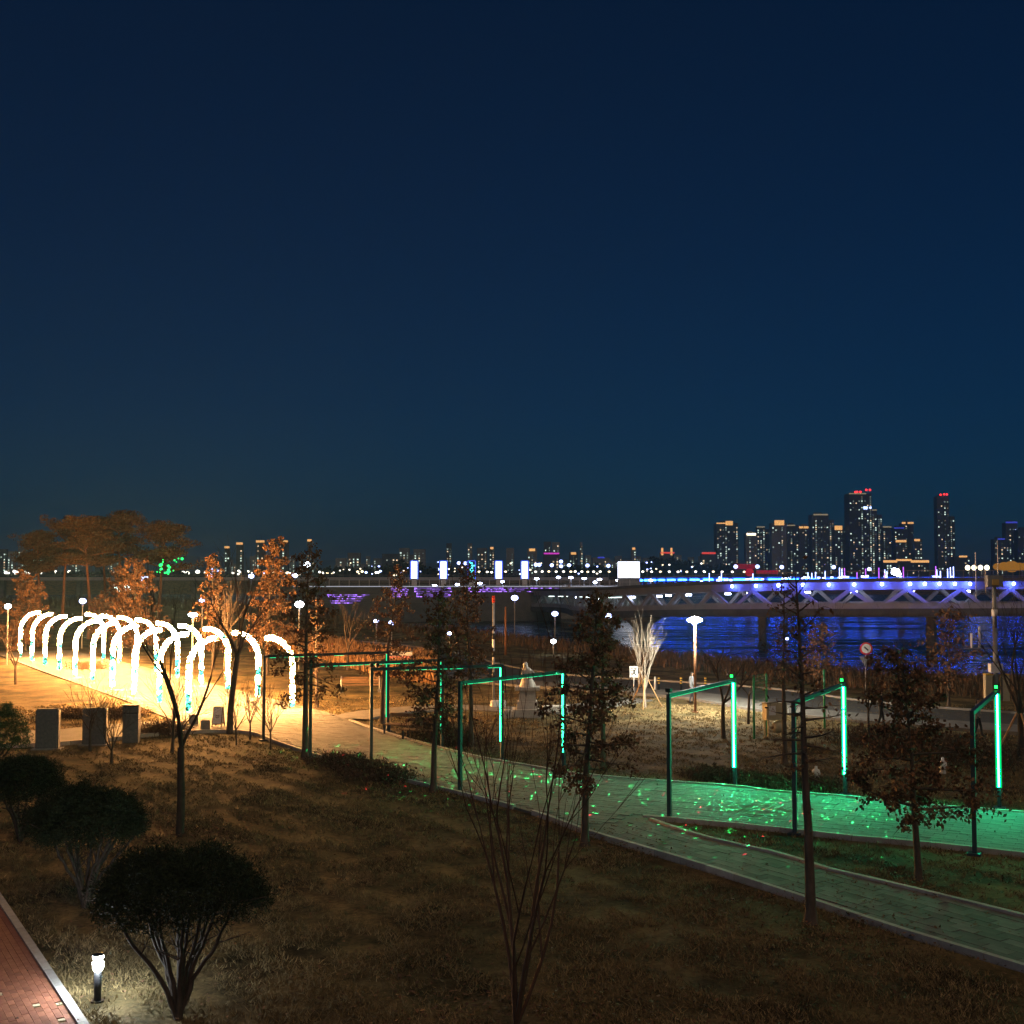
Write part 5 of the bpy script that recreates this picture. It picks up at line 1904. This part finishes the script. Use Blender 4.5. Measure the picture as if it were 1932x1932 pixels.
# ---------------------------------------------------------------- river platform with light pillars and stepped terrace
PY = 322.0
pz = CAMZ - 25.5 * PY / F
xa, xb = (555 - CX) / F * PY, (1236 - CX) / F * PY
t = thing('river_platform', 'pale raised river platform edged with white light', 'platform', ((xa + xb) / 2, PY, -5))
Wp = xb - xa
MB().box((0, 12, pz + 5 - 0.4), (Wp, 26, 0.8)).build('deck', 'concrete', t)
MB().box((0, 13, (pz + 4.2) / 2 - 1.5), (Wp - 2, 22, pz + 4.2 + 3)).build('wall', 'concrete', t)
MB().box((0, -1.03, pz + 5 - 0.12), (Wp, 0.05, 0.16)).build('edge_light', 'g_edge', t)
pm = MB().box((0, 0, 0.85), (0.14, 0.14, 1.7)).mesh('rail_post', 'white')
for k in range(36):
    if k in (17, 18, 26):
        continue
    obj('rail_post', pm, t, (-Wp / 2 + 1.5 + k * (Wp - 3) / 35, -0.7, pz + 5))
MB().box((0, -0.7, pz + 5 + 1.05), (Wp, 0.06, 0.06)).build('hand_rail', 'white', t)

pillar_px = [782, 837, 890, 941, 990]
names5 = ['leftmost', 'second', 'teal lettered middle', 'fourth', 'rightmost']
for k, px in enumerate(pillar_px):
    X = (px - CX) / F * (PY + 3)
    t = thing('light_pillar', f'{names5[k]} of five glowing pillars on the river platform', 'light pillar', (X, PY + 3, pz), 0, 'glowing pillars')
    top_ = CAMZ + (1080 - 1059) * (PY + 3) / F - pz
    bot_ = CAMZ + (1080 - 1092) * (PY + 3) / F - pz
    MB().box((0, 0, bot_ / 2), (1.3, 1.0, bot_)).build('plinth', 'white', t)
    MB().box((0, 0, (top_ + bot_) / 2), (1.75, 1.2, top_ - bot_)).build('case', 'black', t)
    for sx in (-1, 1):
        MB().box((sx * 0.98, -0.5, (top_ + bot_) / 2), (0.2, 0.2, top_ - bot_ + 0.2)).build('rim_halo', 'g_rim', t)  # added glowing strips, imitate the blue halo round the panel
    MB().box((0, -0.5, top_ + 0.12), (1.75, 0.2, 0.18)).build('rim_halo', 'g_rim', t)
    if k == 2:
        mb = MB()
        rs = random.Random(2)
        for q in range(7):
            z_ = bot_ + 0.3 + q * (top_ - bot_ - 0.5) / 6.5
            mb.box((rs.uniform(-0.3, 0.3), -0.62, z_), (rs.uniform(0.5, 1.2), 0.03, 0.34))
            mb.box((rs.uniform(-0.5, 0.5), -0.62, z_ + 0.28), (0.25, 0.03, 0.35))
        mb.build('panel', 'g_pillar_teal', t)
    else:
        MB().box((0, -0.62, (top_ + bot_) / 2), (1.6, 0.03, top_ - bot_ - 0.15)).build('panel', 'g_pillar', t)
X0, X1 = (1167 - CX) / F * PY, (1208 - CX) / F * PY
t = thing('video_screen', 'large blazing white video screen on the platform', 'screen', ((X0 + X1) / 2, PY + 2, pz))
zt, zb_ = CAMZ + (1080 - 1060) * PY / F - pz, CAMZ + (1080 - 1090) * PY / F - pz
MB().box((0, 0.6, zb_ / 2), (X1 - X0, 2.0, zb_)).build('base', 'concrete', t)
MB().box((0, 0.6, (zt + zb_) / 2), (X1 - X0 + 0.2, 1.0, zt - zb_ + 0.2)).build('case', 'black', t)
MB().box((0, 0.08, (zt + zb_) / 2), (X1 - X0, 0.03, zt - zb_)).build('screen_face', 'g_screen', t)
MB().box((0, 0.6, zt + 0.25), (4.5, 0.9, 0.3)).build('top_unit', 'greypole', t)

TY = 300.0
t = thing('stepped_terrace', 'stepped river terrace with rows of purple lights', 'terrace', (0, TY, -5))
rows = [1112, 1115.2, 1118.4, 1121.6, 1124.8, 1128, 1132, 1136, 1140]
rs = random.Random(9)
for k, py in enumerate(rows):
    yy = TY + (8 - k) * 1.3
    z_ = CAMZ - (py - 1080) * yy / F
    xl = (600 - CX) / F * yy
    xr = ((1058 if k < 4 else 860) - CX) / F * yy
    MB().box(((xl + xr) / 2, yy - TY + 0.65, (z_ + 5 + 0.5) / 2), (xr - xl, 1.29, z_ + 5 + 0.5 - 0.02 * k)).build('step', 'deck', t)
    segs = [(738, 770), (782, 850), (884, 1055)] if k < 3 else ([(740, 770), (786, 850)] if k < 6 else [])
    if k >= 4:
        segs = segs + [(618 + (k - 4) * 2, 694 - (k - 4) * 6)]
    mb = MB()
    for s0, s1 in segs:
        px = s0
        while px < s1:
            l = rs.uniform(1.5, 6)
            if rs.random() < 0.8:
                mb.box(((px + l / 2 - CX) / F * yy, yy - TY - 0.03, z_ + 5 + 0.32), (l / F * yy, 0.06, 0.13))
            px += l + rs.uniform(0.2, 1.2)
    mb.build('light_strip', 'g_purple', t)

# low far deck on the left and its lit piers
DY = 380.0
t = thing('approach_bridge', 'flat pale bridge deck crossing behind the pines at the left', 'bridge', (-140, DY, -5))
MB().box((40, 4, 5 + CAMZ - 9 * DY / F - 0.5), (260, 8, 1.0)).build('deck', 'bridge', t)
MB().box((40, 0.3, 5 + CAMZ - 8 * DY / F + 0.5), (260, 0.1, 0.08)).build('hand_rail', 'bridge', t)
for k in range(11):
    MB().box((-80 + k * 12, 4, (CAMZ - 12 * DY / F + 5) / 2), (1.2, 2.2, CAMZ - 12 * DY / F + 5)).build('pier', 'concrete', t)
wm = MB().box((0, 0, 0), (2.0, 0.2, 1.4)).mesh('lit_panel', 'g_winwarm')
for k in (0, 1, 2):
    obj('lit_panel', wm, t, (-74 + k * 12, 3, 1.6))

# ---------------------------------------------------------------- far lamps
for k, (zx, zy) in enumerate(((655, 262), (710, 264), (740, 266), (835, 262), (1040, 262), (1085, 261), (1130, 261), (1180, 262), (1230, 261), (1280, 262), (1310, 261), (1355, 262), (1395, 263), (1435, 262), (1480, 262), (1540, 262), (1770, 262), (1830, 262), (1890, 262), (1950, 262), (2010, 263), (2070, 263), (2130, 262), (2190, 263), (2250, 262), (2310, 263), (2380, 263), (2460, 263))):
    lamp(722.5 + zx * .277, 1006 + zy * .277, 800, f'{ORD[k]} small lamp from the left in the long far bank row', 'g_far_white' if k % 3 else 'g_far_warm', 0.85, 0.7, 'lamps along the far bank', pr=0.1)
for k, (zx, zy) in enumerate(((518, 203), (560, 205), (1042, 215), (1065, 215), (1150, 218), (1213, 193), (1213, 225), (1268, 218), (1393, 220), (1535, 222))):
    lamp(722.5 + zx * .277, 1006 + zy * .277, 700 + k, f'{ORD[k]} tall bluish lamp from the left behind the river platform', 'g_far_blue', 1.1, 0.9, 'bluish lamps behind the platform', pr=0.14)
for k, (px, py) in enumerate(((1388, 1069), (1429, 1069), (1475, 1070), (1573, 1070), (1640, 1074))):
    lamp(px, py, 700 + k, f'{ORD[k]} tall bluish lamp from the left before the apartment towers', 'g_far_blue', 1.2, 0.9, 'bluish lamps before the towers', pr=0.14)
for k, (zx, zy) in enumerate(((352, 357), (508, 350), (660, 342), (812, 330), (1047, 310), (1195, 300), (1280, 303), (1370, 308), (1475, 315), (1600, 320), (1445, 333), (1825, 320))):
    px, py = 722.5 + zx * .277, 1006 + zy * .277
    X, Y, Z = far(px, py, 350)
    lamp(px, py, PY + 6 + k * 1.2, f'flat white lamp on the river platform, {ORD[k]} along its row', 'g_deck_white', 0.62, 0.42, 'flat lamps on the platform', pr=0.1, low=pz)
rs = random.Random(31)
left_pts = sorted([(27, 1078), (11, 1080), (14, 1081), (31, 1081), (46, 1080), (55, 1082), (70, 1076), (75, 1080), (105, 1079), (131, 1079), (216, 1080), (237, 1079), (346, 1080), (354, 1081), (373, 1079)])
for k, (px, py) in enumerate(left_pts):
    lamp(px, py, 780 + rs.uniform(-15, 15), f'{ORD[k]} small white far bank lamp counted from the left picture edge', 'g_far_white', rs.uniform(0.9, 1.5), 0.9, 'far bank lamps at the left', pr=0.1)
for k in range(44):
    px = rs.uniform(385, 720)
    py = 1080 + rs.gauss(0, 2.6)
    lamp(px, py, 800 + rs.uniform(-30, 30), 'small lamp in the dense far bank cluster', rs.choice(['g_far_white', 'g_far_warm', 'g_far_white', 'g_far_blue']), rs.uniform(0.35, 0.95), 0.8, 'dense far bank lamps', pr=0.08)

for k in range(60):
    px = rs.choice([rs.uniform(600, 1000), rs.uniform(820, 1330)])
    py = rs.uniform(1060, 1086)
    lamp(px, py, 760 + rs.uniform(0, 120), 'small lamp scattered behind the river platform', rs.choice(['g_far_white', 'g_far_warm', 'g_far_blue', 'g_far_blue']), rs.uniform(0.3, 0.75), 0.7, 'scattered lamps behind the platform', pr=0.08)


# ---------------------------------------------------------------- city
def building(px0, px1, pt, label, y=1700, roof=None, base=1082, cols=None, dens=0.3, pale=False, beacons=(), logo=None, warm=0.28, group=None, rooms=True, steps=None, seed=0, win=1.7):
    rs = random.Random(seed or int(px0 * 13 + pt * 7))
    u = y / F
    X = ((px0 + px1) / 2 - CX) * u
    w_ = (px1 - px0) * u
    zt = CAMZ + (HOR - pt) * u
    zb = 2.0
    t = thing('apartment_tower' if zt > 45 else 'city_block', label, 'building', (X, y, zb), 0, group)
    d_ = min(w_ * 0.8, 26)
    h_ = zt - zb
    wl = MB()
    wl.box((0, d_ / 2, h_ / 2), (w_, d_, h_))
    if w_ > 14 and h_ > 40:
        # projecting stair core and set back crown
        wl.box((w_ * 0.18, -0.6, h_ * 0.47), (w_ * 0.16, 1.2, h_ * 0.94))
        wl.box((-w_ * 0.05, d_ * 0.5, h_ + 1.6), (w_ * 0.4, d_ * 0.5, 3.2))
    wl.build('wall', 'tower_pale' if pale else 'tower', t)
    if rooms:
        ncol = max(2, int(w_ / 3.6))
        nfl = int(h_ / 3.0) - 1
        hot = set(rs.sample(range(ncol), max(1, int(ncol * 0.3)))) if cols is None else set(cols)
        a, b = MB(), MB()
        for c in range(ncol):
            pr_ = dens * (2.3 if c in hot else 0.6)
            for f_ in range(1, nfl):
                if rs.random() < pr_:
                    xx = -w_ / 2 + (c + 0.5) * w_ / ncol
                    (b if rs.random() < warm else a).box((xx, -0.12 if not (w_ > 14 and h_ > 40 and abs(xx - w_ * 0.18) < w_ * 0.09) else -1.32, f_ * 3.0 + 1.5), (win * rs.uniform(0.7, 1.1), 0.2, win * 0.95))
        if a.f:
            stuff(a.build('lit_window', 'g_win', t))
        if b.f:
            stuff(b.build('warm_window', 'g_winwarm', t))
    for (f0, f1, hh, mat) in (roof or ()):
        MB().box(((f0 + f1 - 1) / 2 * w_, -0.4, h_ + hh / 2 - 1.0 if hh < 3 else h_ + hh / 2 - 3), ((f1 - f0) * w_, 0.6, hh)).build('roof_light', mat, t)
    for bx, bz in beacons:
        MB().ball(((bx - 0.5) * w_, -0.5, h_ + bz), 1.55, 8, 5).build('beacon', 'g_red', t, True)
    if logo:
        lx, lz = logo
        MB().box(((lx - 0.5) * w_, -1.6, h_ - lz), (w_ * 0.16, 0.3, 3.6)).box(((lx - 0.28) * w_, -1.6, h_ - lz + 0.4), (w_ * 0.08, 0.3, 2.4)).build('lit_logo', 'g_far_blue', t)
    return t


A, D_, Bb = 'g_amber', 'g_amber_dim', 'g_bluebar'
building(1352, 1393, 987, 'broad apartment tower at the left end of the tall cluster', roof=[(0, .45, 1.6, A), (.42, .75, 6, A)], dens=0.35)
building(1407, 1428, 1006, 'shorter tower with bright white amber crown', roof=[(.1, .9, 3, 'g_flood')], dens=0.3, pale=True)
building(1428, 1444, 994, 'slim tower with a dim roof bar right of the bright crowned one', roof=[(0, .95, 1.6, D_)], dens=0.42, y=1720)
building(1444, 1460, 998, 'slim dark tower between two wider ones', y=1740, dens=0.35)
building(1456, 1484, 987, 'tower with a glowing amber box on its roof, middle left', roof=[(.2, .85, 7, A)], dens=0.3, pale=True, y=1710)
building(1485, 1507, 991, 'tower with a dim bar left of the twin amber bars', roof=[(0, .7, 1.6, D_)], dens=0.35, y=1725)
building(1508, 1533, 993, 'tower with two amber roof bars', roof=[(0, .3, 3, A), (.35, 1, 3, A)], dens=0.3, y=1730, pale=True, warm=0.3)
building(1532, 1564, 971, 'taller dark tower with a pale roof bar left of the tallest', roof=[(.1, .95, 2, D_)], dens=0.45, y=1690)
building(1565, 1574, 981, 'narrow pale tower leaning against the taller dark one', dens=0.6, pale=True, y=1715)
building(1575, 1601, 996, 'tower with an amber roof box next to the tallest', roof=[(0, .55, 6, A)], dens=0.35, y=1700)
building(1603, 1646, 931, 'tallest tower with five red beacons and a glowing emblem', roof=[(0, .75, 1.6, D_)], dens=0.4, beacons=[(.28, 2), (.36, 2.2), (.5, 2.2), (.76, 5), (.92, 5)], logo=(0.7, 20), y=1680)
building(1646, 1655, 962, 'narrow shoulder tower right of the tallest', roof=[(0, 1, 1.6, D_)], dens=0.5, y=1705)
building(1657, 1665, 971, 'thin tower of lit windows two places right of the tallest', dens=0.8, y=1712)
building(1666, 1682, 994, 'lower tower with pale bar right of the thin lit tower', roof=[(0, 1, 1.8, D_)], dens=0.4, y=1700)
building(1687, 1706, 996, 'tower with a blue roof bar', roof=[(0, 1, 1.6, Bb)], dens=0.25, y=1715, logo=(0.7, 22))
building(1702, 1724, 987, 'tower with two stacked amber bars', roof=[(0, .3, 2.5, A), (.5, 1, 2.5, A)], dens=0.35, y=1730)
building(1725, 1740, 1017, 'short tower with a small amber bar at the cluster end', roof=[(0, .7, 3, A)], dens=0.35, y=1700)
building(1690, 1712, 1019, 'front tower with an orange bar before the blue barred one', roof=[(0, .9, 3, A)], dens=0.35, y=1650)
building(1769, 1792, 936, 'lone tall tower with three red beacons', beacons=[(.3, 2), (.6, 2.5), (.82, 2.5)], dens=0.25, y=1750, cols=[2])
building(1793, 1802, 974, 'narrow lit tower beside the lone tall one', dens=0.6, y=1760)
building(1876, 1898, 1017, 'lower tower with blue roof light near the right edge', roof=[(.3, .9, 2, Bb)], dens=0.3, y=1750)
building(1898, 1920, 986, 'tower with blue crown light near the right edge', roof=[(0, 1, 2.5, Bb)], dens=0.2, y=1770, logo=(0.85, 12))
building(1921, 1946, 999, 'dark tower cut by the right edge', dens=0.25, y=1740)
building(1800, 1830, 1050, 'small dark block between the lone tower and the right edge', dens=0.1, y=1500, roof=[(.3, .8, 2, A)])
t = building(1666, 1752, 1057, 'long low podium with amber eaves below the towers', roof=[(0, .3, 3, A), (.28, .62, 2.4, A), (.6, 1, 3, A)], dens=0.25, y=1550)
t = building(1324, 1350, 1044, 'squat block with a red roof line left of the towers', roof=[(0, 1, 2.4, 'g_redbar')], dens=0.2, y=1500, warm=0.9)
t = building(1246, 1272, 1043, 'hillside block outlined in red with glowing columns', roof=[(0, 1, 2.0, 'g_redbar'), (.05, .2, 9, A), (.72, .86, 9, A)], dens=0.1, y=1500, base=1060, warm=1)
t = building(1026, 1055, 1044, 'block with a magenta roof line behind the platform', roof=[(0, 1, 1.6, 'g_magenta')], dens=0.25, y=1300, warm=0.5)
t = thing('red_hall', 'low hall with crimson lit roofs before the towers', 'building', ((1425 - CX) / F * 900, 900, 2))
u = 900 / F
hz = CAMZ - 2
MB().box(((1404 - 1425) * u, 4, (CAMZ + 15 * u - 2) / 2), (42 * u, 10, CAMZ + 15 * u - 2)).build('wing', 'tower', t)
sl_ = MB()
for k in range(7):
    sl_.box(((1404 - 1425) * u, -1.1, hz + (7 + 1.4 * k) * u), (40 * u, 0.2, 0.6 * u))
sl_.build('lit_slats', 'g_crimson', t)
MB().box(((1447 - 1425) * u, 4, (CAMZ + 3 * u - 2) / 2), (42 * u, 10, CAMZ + 3 * u - 2)).build('wing', 'tower', t)
sl2 = MB()
for k in range(16):
    sl2.box(((1427 + 2.6 * k - 1425) * u, -1.1, hz + 0.6 * u), (1.5 * u, 0.2, 7 * u))
sl2.build('lit_fins', 'g_crimson', t)
MB().ball(((1413 - 1425) * u, 1, hz), 10 * u, 16, 8, 0.9).build('lit_dome', 'g_crimson', t, True)

for (a, b, pt, lab, rf) in ((424, 433, 1033, 'first amber topped tower right of the pines', A), (446, 458, 1026, 'second amber topped tower right of the pines', A), (483, 499, 1022, 'amber topped tower above the flame oak, left one', A),
                            (526, 543, 1022, 'amber topped tower above the flame oak, right one', A), (580, 588, 1020, 'slim amber topped tower over the tall white lamp', A)):
    building(a, b, pt, lab, y=1500, roof=[(0, 1, 2.6, rf)], dens=0.3, warm=0.3)
blocks = [(656, 679, 1043, 'pale block left of the light pillars'), (633, 653, 1053, 'low pale block left of the light pillars'), (721, 752, 1045, 'wide pale block by the leftmost pillar'),
          (753, 772, 1034, 'block behind the wide pale one'), (780, 802, 1036, 'lit block directly above the leftmost pillar'), (842, 852, 1025, 'slim block above the second pillar'), (882, 891, 1025, 'slim block above the middle pillar'),
          (900, 919, 1034, 'well lit block between third and fourth pillar'), (923, 933, 1032, 'amber dotted block above the fourth pillar'), (955, 970, 1034, 'dim block between fourth and fifth pillar'),
          (995, 1013, 1035, 'amber crowned block right of the fifth pillar'), (1026, 1040, 1022, 'left one of two pale twin blocks above the magenta line'), (1042, 1056, 1023, 'right one of two pale twin blocks above the magenta line'),
          (1094, 1099, 1023, 'thin chimney like pale block'), (1074, 1090, 1042, 'block with a round amber light'), (1191, 1200, 1033, 'small far block with amber top above the screen'), (1118, 1150, 1052, 'wide low block with blue light'),
          (0, 12, 1036, 'block at the far left edge'), (14, 27, 1040, 'second block from the left edge'), (34, 46, 1033, 'warm windowed block left of the pines'), (48, 60, 1042, 'low block left of the pines'), (62, 80, 1040, 'block touching the left pine crown'), (130, 165, 1048, 'block glimpsed under the left pine'), (180, 225, 1050, 'block glimpsed under the middle pines')]
for k, (a, b, pt, lab) in enumerate(blocks):
    building(a, b, pt, lab, y=1350 + (k * 37) % 300, dens=0.55, pale=k % 3 != 2, warm=0.35, roof=[(.2, .8, 3, A)] if k in (8, 10, 14, 15) else ([(.3, .7, 2, Bb)] if k == 16 else None), win=1.5)
rs = random.Random(77)
for k in range(64):
    px = rs.choice([rs.uniform(590, 1330), rs.uniform(380, 720), rs.uniform(1000, 1340)])
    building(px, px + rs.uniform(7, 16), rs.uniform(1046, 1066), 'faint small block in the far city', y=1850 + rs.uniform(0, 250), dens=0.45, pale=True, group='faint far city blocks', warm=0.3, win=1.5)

# wooded far bank and hill
def wood(name, label, pts, y, depth, seed):
    rs = random.Random(seed)
    mb = MB()
    u = y / F
    for px, py in smooth_line(pts, 2.2):
        X = (px - CX) * u + rs.gauss(0, 1.2)
        zt = CAMZ + (HOR - py) * u
        for q in range(3):
            r_ = rs.uniform(2.0, 4.2)
            c = Vector((X + rs.gauss(0, 2), y + rs.uniform(0, depth), max(zt - r_ - q * 4 + rs.gauss(0, 1.2), 1.5)))
            for m in range(46):
                d = Vector((rs.gauss(0, 1), rs.gauss(0, 1), rs.gauss(0, 1))).normalized()
                mb.leaf(c + d * r_ * rs.random() ** 0.4, Vector((rs.gauss(0, 1), rs.gauss(0, 1), rs.gauss(0, 1))).normalized(), 0.9, 2.4)
        mb.box((X, y + depth / 2, (zt - 3) / 2), (6, depth, max(zt - 3, 1)))
    o = mb.build(name, 'far_wood')
    tag(o, label, 'woodland')
    stuff(o)


wood('far_wood', 'dark wooded hill right of the video screen', [(1205, 1066), (1230, 1057), (1260, 1055), (1300, 1062), (1350, 1068), (1390, 1072)], 1000, 30, 5)
wood('far_wood', 'dark trees on the far bank left of the pillars', [(690, 1078), (720, 1070), (760, 1066), (800, 1070), (840, 1076), (900, 1079), (960, 1077)], 850, 20, 6)
wood('far_wood', 'low dark trees on the far bank behind the screen', [(1040, 1076), (1100, 1071), (1160, 1073), (1210, 1072)], 850, 20, 7)
wood('far_wood', 'dark trees on the far bank below the left towers', [(560, 1082), (600, 1078), (640, 1074), (690, 1078)], 840, 20, 8)
wood('far_wood', 'dark tree belt on the far bank behind the pines', [(-40, 1086), (60, 1084), (200, 1083), (330, 1085), (420, 1086)], 760, 12, 9)

# amber canopy and flood lamps at the right edge
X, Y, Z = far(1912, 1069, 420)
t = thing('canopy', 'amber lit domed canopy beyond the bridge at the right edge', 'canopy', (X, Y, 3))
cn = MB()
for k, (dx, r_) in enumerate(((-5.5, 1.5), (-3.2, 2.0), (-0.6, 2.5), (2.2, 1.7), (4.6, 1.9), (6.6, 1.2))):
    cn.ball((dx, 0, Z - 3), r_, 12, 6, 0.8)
cn.build('fabric', 'g_canopy', t, True)  # light on the fabric is put in as its own amber glow
for dx in (-6, -2, 2, 6):
    MB().cyl((dx, 0, 0), 0.15, Z - 3, 8).build('post', 'greypole', t)
X, Y, Z = far(1840, 1071, 400)
t = thing('flood_mast', 'row of four warm flood lamps on a frame beyond the bridge', 'lamp', (X, Y, 2))
MB().box((-2, 0, (Z - 2) / 2), (0.25, 0.25, Z - 2)).build('post', 'greypole', t)
MB().box((2, 0, (Z - 2) / 2), (0.25, 0.25, Z - 2)).build('post', 'greypole', t)
for k in range(4):
    MB().ball((-2.6 + 2.1 * k, -0.3, Z - 2), 0.85, 8, 5).build('flood_lamp', 'g_flood', t, True)

# ---------------------------------------------------------------- night air
hm = bpy.data.materials.new('night_haze')
hm.use_nodes = True
hn = hm.node_tree
hn.nodes.remove(hn.nodes['Principled BSDF'])
pv = hn.nodes.new('ShaderNodeVolumePrincipled')
pv.inputs['Color'].default_value = (0.25, 0.62, 1.0, 1)
pv.inputs['Density'].default_value = 0.00028
pv.inputs['Anisotropy'].default_value = 0.2
hn.links.new(pv.outputs[0], hn.nodes['Material Output'].inputs['Volume'])
hb = MB().box((0, 2200, 60), (19500, 14800, 145)).build('haze', hm)
stuff(hb)
hb['label'] = 'thin night haze over park, river and city'
